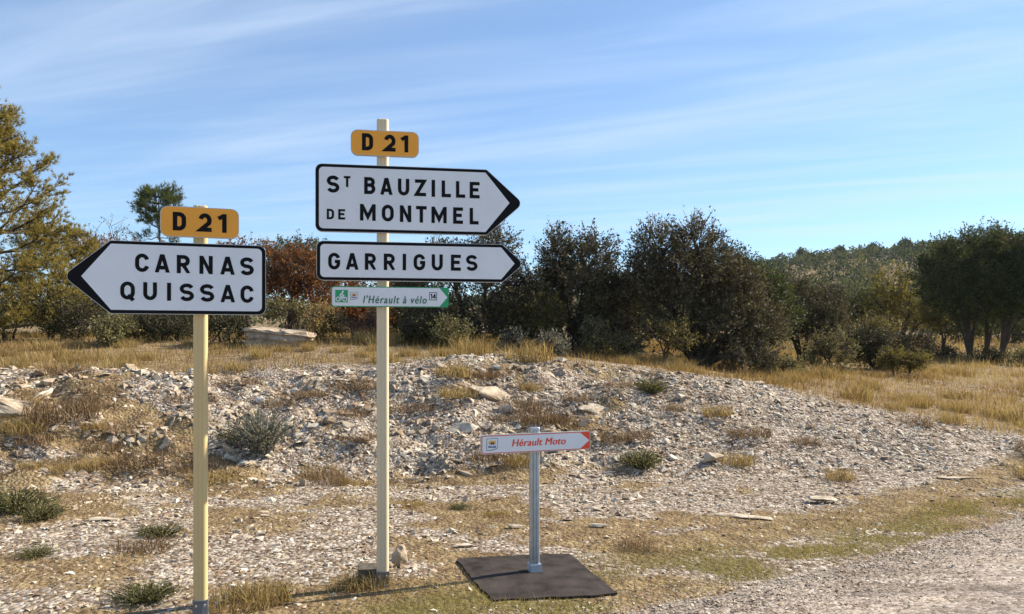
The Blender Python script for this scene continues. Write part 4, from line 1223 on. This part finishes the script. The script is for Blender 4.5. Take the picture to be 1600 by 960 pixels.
tall_oak(1537, 27.2, [(1545, 385, 36, 26, 0, .9), (1560, 420, 44, 34, 0, 1.0), (1545, 450, 42, 32, 0, .9), (1555, 482, 44, 24, -.2, 1.0)], 'dark oak with straight trunk, middle one of the three at the right edge', 191, .06)
tall_oak(1572, 25.4, [(1590, 385, 40, 28, 0, .9), (1610, 420, 50, 40, 0, 1.1), (1580, 455, 40, 26, 0, .9), (1640, 400, 40, 40, 0, 1.0), (1600, 372, 30, 16, 0, .8), (1605, 478, 50, 28, -.2, 1.0)], 'dark oak with leaning trunk nearest the right edge', 192, .07)
for q, (px, Y, py, w, h, mat, lb) in enumerate([
        (1325, 31, 485, 44, 34, M_OAKG, 'olive bush between the oak scrub and the round oak'),
        (1275, 36, 474, 46, 24, M_DARK, 'distant dark bush right of the oak row'),
        (1350, 40, 468, 40, 24, M_FAR, 'distant bush left of and behind the round oak'),
        (1500, 36, 500, 44, 26, M_OAKG, 'bush behind the slim leaning trunk'),
        (1560, 38, 500, 48, 30, M_OAKG, 'bush seen between the trunks at the right edge'),
        (1610, 33, 512, 40, 24, M_DARK, 'dark low bush at the right edge behind the last trunk'),
        (1450, 42, 478, 46, 28, M_OAKG, 'distant green tree between round oak and trunked trees')]):
    woody('bush', pos(px, Y), lobes_px(px, Y, [(px - w * .35, py, w * .6, h * .9, 0, 1.0), (px + w * .35, py + 3, w * .6, h * .85, 0, 1.0), (px, py + h * .5, w, h * .65, -.1, 1.0)]), 420, 10, .115, mat, lb, 'bush', 200 + q, trunk_r=.05, sprig_len=.4)
# low dark growth under the right-hand trees
for q, (px, Y, w, lb) in enumerate([(1480, 24.5, 46, 'low scrub in the shade left of the leaning trunk'), (1555, 23.5, 40, 'low scrub in the shade between the trunks at the right'), (1605, 23.0, 36, 'low green scrub at the right edge before the last trunk')]):
    woody('scrub_bush', pos(px, Y), [(-w * .4 * Y / F, 0, .18, w * .6 * Y / F, .5, .28), (w * .4 * Y / F, 0, .15, w * .6 * Y / F, .5, .25)], 330, 9, .06, M_DARK if q < 2 else M_HERB, lb, 'bush', 220 + q, trunk_r=.03, sprig_len=.22)

# ---- pines
def pine(name, base, whorls, label, seed, leaf, trunk_pts, tr, nt, needle=.11, per=11, group=None):
    """whorls: (height, reach, count, droop); tufts of needles sit on the branchlets"""
    rg = np.random.default_rng(seed)
    root = empty(name, base); tag(root, label, 'tree', group)
    wood = MB(); lf = MB()
    TP = np.array(trunk_pts, float); TP = np.stack([np.interp(np.linspace(0, 1, 20), np.linspace(0, 1, len(TP)), TP[:, k]) for k in range(3)], 1)
    TP[:, :2] += rg.normal(0, .02, (20, 2))
    tube(wood, TP, np.linspace(tr, tr * .16, 20), 8)
    T = []; TD = []
    for h, reach, cnt, rise in whorls:
        c = np.array([np.interp(h, TP[:, 2], TP[:, 0]), np.interp(h, TP[:, 2], TP[:, 1]), h])
        a0 = rg.uniform(0, 6.28)
        for k in range(cnt):
            an = a0 + k * 6.283 / cnt + rg.normal(0, .25); rr = reach * rg.uniform(.6, 1.15)
            d = np.array([math.cos(an), math.sin(an), 0])
            e = c + d * rr + np.array([0, 0, rise * rr + rg.normal(0, .12)])
            Q = bez(c, c + d * rr * .6 + np.array([0, 0, rise * rr * .25 - .05]), e, 10) + rg.normal(0, .02, (10, 3))
            tube(wood, Q, np.linspace(tr * .22, .006, 10), 5)
            for _ in range(nt):
                t = rg.uniform(.15, 1.0) ** .75
                p = Q[int(t * 9)]
                side = np.cross(d, [0, 0, 1]) * rg.choice([-1, 1])
                sd = d * rg.uniform(.4, 1.0) + side * rg.uniform(.1, .9) + np.array([0, 0, rg.uniform(.1, .9)])
                sd /= np.linalg.norm(sd)
                ln = (.20 + .34 * reach * (1.1 - t)) * rg.uniform(.6, 1.2)
                e2 = p + sd * ln
                S2 = bez(p, (p + e2) / 2 + np.array([0, 0, -.05]), e2, 5)
                tube(wood, S2, np.linspace(.009, .003, 5), 3)
                for _ in range(4):
                    u_ = rg.uniform(.35, 1.0); pp = p + (e2 - p) * u_
                    s3 = sd + rg.normal(0, .5, 3) + np.array([0, 0, .3]); s3 /= np.linalg.norm(s3)
                    l3_ = rg.uniform(.07, .26)
                    for q_ in (.4, 1.0):
                        T.append(pp + s3 * l3_ * q_); TD.append(s3)
    T = np.array(T); TD = np.array(TD); n = len(T)
    D = TD[:, None, :] * .9 + rg.normal(0, .55, (n, per, 3)); D[:, :, 2] += .25
    D /= np.linalg.norm(D, axis=2)[:, :, None]
    P = np.repeat(T[:, None, :], per, 1)
    S = np.cross(D, rg.normal(0, 1, (n, per, 3))); S /= np.linalg.norm(S, axis=2)[:, :, None]
    ln = needle * rg.uniform(.7, 1.25, (n, per, 1))
    v = np.stack([P - S * .0075, P + S * .0075, P + D * ln], 2).reshape(-1, 3)
    a = np.clip(rg.uniform(0, .6, (n, 1)) + rg.uniform(0, .45, (n, per)), 0, 1)
    lf.add(v, np.arange(n * per * 3).reshape(-1, 3), np.repeat(a.reshape(-1), 3))
    wood.build('trunk', M_BARK, root, True); lf.build('crown', leaf, root)
    return root
b = pos(-25, 16.4)
wh = [(0.25, 2.0, 7, .12), (.6, 2.1, 7, .2), (1.0, 2.15, 8, .25), (1.4, 2.1, 8, .32), (1.8, 1.95, 8, .4), (2.2, 1.8, 8, .5), (2.6, 1.55, 7, .6), (3.0, 1.3, 7, .7), (3.4, 1.05, 6, .8), (3.8, .8, 6, .9), (4.2, .6, 5, 1.0), (4.6, .4, 4, 1.1)]
pine('aleppo_pine', b, wh, 'large olive-yellow pine at the left edge, taller than the signs', 301, M_PINE, [(0, 0, -.1), (.06, 0, 1.5), (-.05, 0, 3.2), (.05, 0, 5.0)], .12, 12)
b = pos(85, 18.8)
wh = [(.3, 1.2, 7, .2), (.7, 1.3, 7, .25), (1.1, 1.2, 7, .3), (1.5, 1.1, 6, .4), (1.9, .8, 6, .5), (2.3, .5, 5, .6)]
pine('aleppo_pine', b, wh, 'young bushy pine at the foot of the large left pine', 302, M_PINE, [(0, 0, -.1), (.05, 0, 1.2), (0, 0, 2.5)], .07, 12)
b = pos(247, 28.0)
ht = zpx(297, 28.0) - b[2]
wh = [(ht - 1.75, .95, 4, -.05), (ht - 1.35, .75, 5, .25), (ht - 1.05, .85, 6, .3), (ht - .8, .8, 7, .3), (ht - .5, .62, 7, .35), (ht - .25, .42, 6, .4)]
pine('umbrella_pine', b, wh, 'slim pine with rounded crown above the D 21 plate of the left post', 303, M_PINEG, [(0, 0, -.1), (.08, 0, 2.5), (0, 0, ht)], .09, 6, .15, 11)
def bare_shrub(px, Y, top, label, seed):
    rg = np.random.default_rng(seed); b = pos(px, Y); root = empty('bare_shrub', b); tag(root, label, 'shrub')
    H = zpx(top, Y) - b[2]; wood = MB(); lf = MB(); P = []
    for k in range(7):
        an = rg.uniform(0, 6.28); e = np.array([math.cos(an) * .35, math.sin(an) * .35, H * rg.uniform(.8, 1)])
        Q = bez(np.array([0, 0, -.1]), np.array([e[0] * .2, e[1] * .2, H * .6]), e, 10); tube(wood, Q, np.linspace(.03, .005, 10), 4)
        for j_ in range(9):
            s0 = Q[rg.integers(4, 10)]; e2 = s0 + np.array([rg.normal(0, .16), rg.normal(0, .16), rg.uniform(.1, .35)])
            tube(wood, bez(s0, (s0 + e2) / 2, e2, 3), np.linspace(.007, .003, 3), 3); P += [e2, (s0 + e2) / 2]
    P = np.array(P); P = np.repeat(P, 3, 0) + rg.normal(0, .04, (len(P) * 3, 3))
    leaves(lf, P, rg.normal(0, 1, (len(P), 3)), .05, rg)
    wood.build('stems', M_BARK, root, True); lf.build('leaf_spray', M_HERB, root)
bare_shrub(192, 22, 352, 'thin almost leafless sapling left of the slim pine', 311)
bare_shrub(168, 22.5, 360, 'thin twiggy sapling above the point of the Carnas panel', 312)

# ---- far hillside wood (one mass) and single trees on its ridge
fw = MB(); rg = np.random.default_rng(401)
n = 2300
ys = 60 + 175 * rg.uniform(0, 1, n) ** .8; us = rg.uniform(-.75, .80, n)
k = (us > .15) | (rg.uniform(0, 1, n) < .35)
ys, us = ys[k], us[k]; xs = us * ys; zs = gz(xs, ys)
hh = rg.uniform(2.4, 5.2, len(xs)) * np.interp(ys, [60, 120, 235], [.95, .75, .50]); rr = hh * rg.uniform(.5, .8, len(xs))
for x, y, z, h, r_ in zip(xs, ys, zs, hh, rr):
    m = 84
    d = rg.normal(0, 1, (m, 3)); d /= np.linalg.norm(d, axis=1)[:, None]
    P = np.array([x, y, z + h * .5]) + d * np.array([r_, r_, h * .52]) * rg.uniform(.55, 1.05, (m, 1))
    a = np.clip(rg.uniform(-.1, .8) + rg.uniform(-.12, .25, m), 0, 1)
    leaves(fw, P, d, .30 + y * .0012, rg, a, .7)
o = fw.build('far_woodland', M_FAR); tag(o, 'dense green wood covering the far hillside', 'woodland', kind='stuff')
for q, (px, Y, py, lb) in enumerate([(1253, 195, 397, 'small round tree on the ridge near the left end of the hill'), (1312, 200, 388, 'pointed tree standing out on the ridge'), (1415, 200, 376, 'round pine standing highest on the ridge'), (1365, 205, 388, 'flat-topped tree on the ridge left of the round pine')]):
    b = pos(px, Y); H = zpx(py, Y) - b[2]; H = min(max(H, 3.0), 4.6)
    woody('ridge_tree', b, [(0, 0, H * .72, H * .26, H * .26, H * .24), (H * .1, 0, H * .5, H * .28, H * .28, H * .24)], 220, 9, .55, M_FAR, lb, 'tree', 410 + q, trunk_r=.2, sprig_len=.8, stems=1)

# ------------------------------------------------------------------ herbs, tufts and grass
def tuft_mesh(seed, nb, h, w, spread, lean, mat, name):
    rg = np.random.default_rng(seed); mb = MB()
    r_ = spread * np.sqrt(rg.uniform(0, 1, nb)); an = rg.uniform(0, 6.28, nb)
    P = np.stack([r_ * np.cos(an), r_ * np.sin(an), np.full(nb, -.02)], 1)
    blades(mb, P, h * rg.uniform(.45, 1.1, nb), w, lean, rg, True)
    return mb.mesh(name, mat)
def herb_mesh(seed, ns, h, spread, mat, lsize, name, per=10):
    rg = np.random.default_rng(seed); mb = MB()
    for _ in range(ns):
        an = rg.uniform(0, 6.28); r_ = spread * math.sqrt(rg.uniform(0, 1))
        p = np.array([r_ * .35 * math.cos(an), r_ * .35 * math.sin(an), -.02]); e = np.array([r_ * math.cos(an), r_ * math.sin(an), h * rg.uniform(.55, 1.05) * (1 - .4 * (r_ / spread) ** 2)])
        Q = bez(p, np.array([p[0], p[1], e[2] * .6]), e, 5); tube(mb, Q, np.linspace(.005, .002, 5), 3, .15)
        t = rg.uniform(.2, 1.05, per)[:, None]
        P = p + (e - p) * t + rg.normal(0, .012, (per, 3))
        leaves(mb, P, np.tile((e - p) / np.linalg.norm(e - p), (per, 1)), lsize, rg, np.clip(rg.uniform(.1, 1, per), 0, 1), .4)
    return mb.mesh(name, mat)
DRYT = [tuft_mesh(500 + k, 300, .24, .0026, .16, .5, M_DRY, 'dry_tuft') for k in range(4)]
RUSTT = [tuft_mesh(510 + k, 330, .17, .0026, .21, .8, M_RUST, 'russet_tuft') for k in range(3)]
GREYT = [herb_mesh(520 + k, 150, .23, .24, M_HERB, .024, 'herb', 9) for k in range(3)]
SILV = [herb_mesh(530 + k, 120, .42, .26, M_SILVER, .030, 'herb', 10) for k in range(2)]
def plant(name, px, py, me, s, label, cat, group=None, sz=1.0):
    x, y, z = hit(px, py)
    o = link(name, me); o.location = (x, y, z - .01); kx = random.uniform(1.0, 1.55); o.scale = (s * kx, s * random.uniform(.85, 1.2), s * sz * random.uniform(.7, .95)); o.rotation_euler = (random.uniform(-.08, .08), random.uniform(-.1, .1), random.choice((0, math.pi)) + random.uniform(-.4, .4))
    return tag(o, label, cat, group)
plant('silvery_shrub', 408, 703, SILV[0], 1.45, 'silvery lavender-like shrub on the bank right of the cream post', 'shrub', sz=1.15)
plant('herb_shrub', 372, 690, GREYT[0], 1.2, 'dark green shrub just left of the silvery lavender-like shrub', 'shrub')
plant('herb_shrub', 1015, 612, GREYT[1], 1.0, 'small dark green shrub alone on top of the scree', 'shrub', sz=1.1)
plant('herb_shrub', 1003, 728, GREYT[2], 1.25, 'low grey-green shrub at the foot of the scree right of the low sign', 'shrub')
plant('dry_tuft', 1150, 726, DRYT[0], 1.1, 'straw tuft beside the squarish grey stone block', 'grass tuft')
plant('herb_shrub', 25, 800, GREYT[0], 1.3, 'green herb clump at the left edge before the bank', 'shrub')
plant('herb_shrub', 62, 812, GREYT[1], .9, 'greyer herb clump just right of the left-edge herb clump', 'shrub')
plant('herb_shrub', 250, 838, GREYT[2], .75, 'low green herb on the gravel left of the cream post', 'shrub', sz=.7)
plant('dry_tuft', 222, 858, RUSTT[0], .95, 'brown withered tuft on the gravel left of the cream post', 'grass tuft')
plant('herb_shrub', 55, 868, GREYT[0], .6, 'flat dark herb patch low at the left edge', 'shrub', sz=.6)
plant('herb_shrub', 225, 940, GREYT[1], .85, 'green-brown herb clump at the bottom left', 'shrub', sz=.8)
plant('dry_tuft', 370, 948, DRYT[1], 1.15, 'bushy dry grass tuft right of the foot of the cream post', 'grass tuft', sz=.85)
plant('dry_tuft', 412, 938, DRYT[2], 1.1, 'spreading dry tuft between the two tall posts at the bottom', 'grass tuft', sz=.75)
plant('dry_tuft', 574, 916, DRYT[3], .85, 'straw-coloured tuft in front of the concrete footing block', 'grass tuft', sz=.85)
plant('dry_tuft', 545, 918, DRYT[0], .7, 'straw tuft left of the concrete footing block', 'grass tuft', sz=.7)
plant('herb_shrub', 720, 795, GREYT[2], .5, 'low olive herb on the gravel left of the low sign', 'shrub', sz=.6)
plant('dry_tuft', 778, 806, DRYT[1], .66, 'yellowish tuft on the gravel just left of the low signpost', 'grass tuft', sz=.7)
plant('dry_tuft', 640, 790, DRYT[2], .7, 'yellowish tuft on the gravel right of the tall post', 'grass tuft', sz=.6)
plant('dry_tuft', 552, 758, DRYT[3], .95, 'dry grass tuft at the foot of the bank left of the tall post', 'grass tuft', sz=.75)
plant('dry_tuft', 996, 858, RUSTT[1], .75, 'wispy brown tuft right of the mat', 'grass tuft', sz=1.2)
plant('russet_tuft', 95, 650, RUSTT[0], 2.0, 'russet dry shrub right of the left-edge outcrop', 'grass tuft', sz=1.3)
plant('russet_tuft', 825, 640, RUSTT[1], 1.6, 'russet dry clump right of the broad rock slab on the bank', 'grass tuft', sz=1.3)
plant('russet_tuft', 220, 725, RUSTT[2], 1.5, 'brown withered clump on the bank left of the cream post', 'grass tuft', sz=1.1)
plant('russet_tuft', 980, 685, RUSTT[0], 1.3, 'russet clump on the scree right of the low sign', 'grass tuft')
plant('russet_tuft', 560, 605, RUSTT[1], 1.4, 'russet clump on the upper bank left of the tall post', 'grass tuft', sz=1.1)
plant('russet_tuft', 640, 640, RUSTT[2], 1.4, 'russet clump on the bank right of the tall post', 'grass tuft', sz=1.1)
plant('dry_tuft', 740, 552, DRYT[0], 1.9, 'large golden tuft at the crest of the bank above the low sign', 'grass tuft')
plant('dry_tuft', 825, 563, DRYT[1], 1.8, 'golden tuft on the crest right of the large golden tuft', 'grass tuft')
plant('dry_tuft', 575, 535, DRYT[2], 1.9, 'golden tuft on the crest left of the tall post', 'grass tuft')
plant('dry_tuft', 640, 535, DRYT[3], 2.0, 'golden tuft on the crest just right of the tall post', 'grass tuft')
plant('dry_tuft', 1570, 655, DRYT[3], 1.7, 'golden tuft at the far right edge of the scree', 'grass tuft')
# many look-alike tufts on bank and crest
def scatter_tufts(n, x0, x1, y0, y1, dens, protos, s0, s1, name, label, group, rng, sz=.8):
    c = 0
    while c < n:
        x = rng.uniform(x0, x1); y = rng.uniform(y0, y1)
        if abs(x / y) > .69 or rng.uniform() > dens(np.array([x]), np.array([y]))[0]: continue
        o = link(name, protos[rng.integers(0, len(protos))]); s = rng.uniform(s0, s1)
        o.location = (x, y, gz1(x, y) - .01); o.scale = (s * rng.uniform(.9, 1.7), s * rng.uniform(.8, 1.2), s * sz * rng.uniform(.6, 1.2)); o.rotation_euler = (0, 0, rng.uniform(0, 6.28))
        t = float(bank_par(np.array([x]), np.array([y]))[0])
        where = ('in front, ' if y < 13.5 else 'further back, ') if t > 1 else level(t) + ', '
        sz_ = 'large ' if s > s0 + (s1 - s0) * .66 else 'small ' if s < s0 + (s1 - s0) * .33 else ''
        tag(o, sz_ + label + ' ' + where + zone(x, y), 'grass tuft', group); c += 1
scatter_tufts(70, -9, 10, 11, 17, lambda x, y: sstep(.9, 1.15, bank_par(x, y)) * (1 - sstep(1.9, 2.4, bank_par(x, y))), DRYT, .7, 1.4, 'dry_tuft', 'golden tuft along the crest', 'grass tufts on the crest', RNG)
scatter_tufts(60, -7, 8, 8.6, 12.5, lambda x, y: sstep(0, .1, bank_par(x, y)) * (1 - sstep(.9, 1, bank_par(x, y))) * litter(x, y), RUSTT + DRYT[:1], .7, 1.5, 'russet_tuft', 'withered clump', 'withered clumps on the bank', RNG)
scatter_tufts(26, 3, 12, 11, 22, lambda x, y: sstep(1.1, 1.3, bank_par(x, y)), DRYT, 1.0, 1.9, 'dry_tuft', 'pale dry tuft in the meadow', 'grass tufts in the meadow', RNG)
# dry grass as one mass: plateau, crest and meadow
dg = MB(); rg = np.random.default_rng(601)
def grass_field(mb, n, x0, x1, y0, y1, dens, h, w, lean, seg2=False, power=1.0, wgrow=0.0):
    xs, ys = sample(n, x0, x1, y0, y1, dens, rg, power)
    P = np.stack([xs, ys, gz(xs, ys) - .01], 1)
    hh_ = h * rg.uniform(.35, 1.15, len(xs)) * (.55 + .9 * fbm(xs, ys, .6, 93, 2))
    blades(mb, P, hh_, w * (1 + wgrow * (ys - y0)), lean, rg, seg2, np.clip(.25 + .9 * (fbm(xs, ys, 2.2, 95, 3) - .3) + rg.uniform(-.25, .3, len(xs)), 0, 1))
grass_field(dg, 150000, -13, 15, 10.8, 27, lambda x, y: sstep(.92, 1.2, bank_par(x, y)) * (.25 + .75 * sstep(.40, .58, fbm(x, y, 1.1, 97, 3))), .17, .0055, .5, False, 1.3, .06)
grass_field(dg, 30000, -8, 8, 5.0, 12, lambda x, y: litter(x, y) * .85 * (bank_par(x, y) < 1), .075, .0032, .9)
grass_field(dg, 26000, 5, 32, 22, 48, lambda x, y: 0.8 + 0 * x, .30, .014, .4, False, 1.0)
o = dg.build('dry_grass', M_DRY); tag(o, 'dry straw-coloured grass on the crest, verge and right meadow', 'grass', kind='stuff')
lm = MB()
grass_field(lm, 60000, -8, 9, 4.9, 12.5, lambda x, y: litter(x, y) * .8 * (bank_par(x, y) < 1.05), .045, .004, 1.6)
o = lm.build('withered_litter', M_RUST); tag(o, 'brown withered stems and litter between the stones', 'litter', kind='stuff')
gg = MB()
grass_field(gg, 330000, -3.5, 8.5, 4.0, 8.2, lambda x, y: (greenness(x, y) * .9 + .05 * (y < road_edge(x) + 1.2)) * (y > road_edge(x) + .02), .05, .0024, .8)
o = gg.build('green_grass', M_GRASS); tag(o, 'short yellow-green grass along the edge of the road', 'grass', kind='stuff')

# loose grit strewn from the verge onto the road edge
em = MB(); rg = np.random.default_rng(701)
xs = rg.uniform(-1.2, 9, 26000); d = rg.normal(-.15, .38, 26000); ys = road_edge(xs) + d
k = (np.abs(xs) < ys * .78) & (d < .35); xs, ys = xs[k], ys[k]; n = len(xs)
on = ys < road_edge(xs) - .02
zz = np.where(on, base_z(xs, ys) + .012 + .05 * np.sin(np.clip((road_edge(xs) - ys) / 6, 0, 1) * math.pi), gz(xs, ys))
size = np.clip(np.exp(rg.normal(math.log(.017), .4, n)), .008, .045); rot = rotmats(rg.normal(0, .3, n), rg.normal(0, .3, n), rg.uniform(0, 6.28, n))
which = rg.integers(0, 5, n); rv_ = np.clip(rg.normal(.45, .25, n), 0, 1)
for k in range(5):
    pv, pf = chip_protos[k]; q = which == k; m = q.sum()
    v = np.einsum('nij,vj->nvi', rot[q], pv) * size[q][:, None, None] + np.stack([xs[q], ys[q], zz[q]], -1)[:, None, :]
    em.add(v.reshape(-1, 3), (pf[None] + (np.arange(m) * len(pv))[:, None, None]).reshape(-1, 3), np.repeat(rv_[q], len(pv)))
o = em.build('road_grit', M_CHIP); tag(o, 'loose pale grit strewn along the edge of the road', 'gravel', kind='stuff')

# ------------------------------------------------------------------ air
hm_, hnt, hn, hl_, hout = newmat('thin_haze')
pv_ = hn.new('ShaderNodeVolumePrincipled'); pv_.inputs['Color'].default_value = (.80, .88, 1.0, 1); pv_.inputs['Density'].default_value = .00013; pv_.inputs['Anisotropy'].default_value = .2
hl_.new(pv_.outputs[0], hout.inputs['Volume'])
bm = bmesh.new()
bmesh.ops.create_cube(bm, size=1, matrix=Matrix.Translation((0, 190, 22)) @ Matrix.Diagonal((860, 560, 56, 1)))
hz_o = bm_obj('haze', bm, hm_); tag(hz_o, 'thin pale haze in the air over the whole landscape', 'haze', kind='stuff')
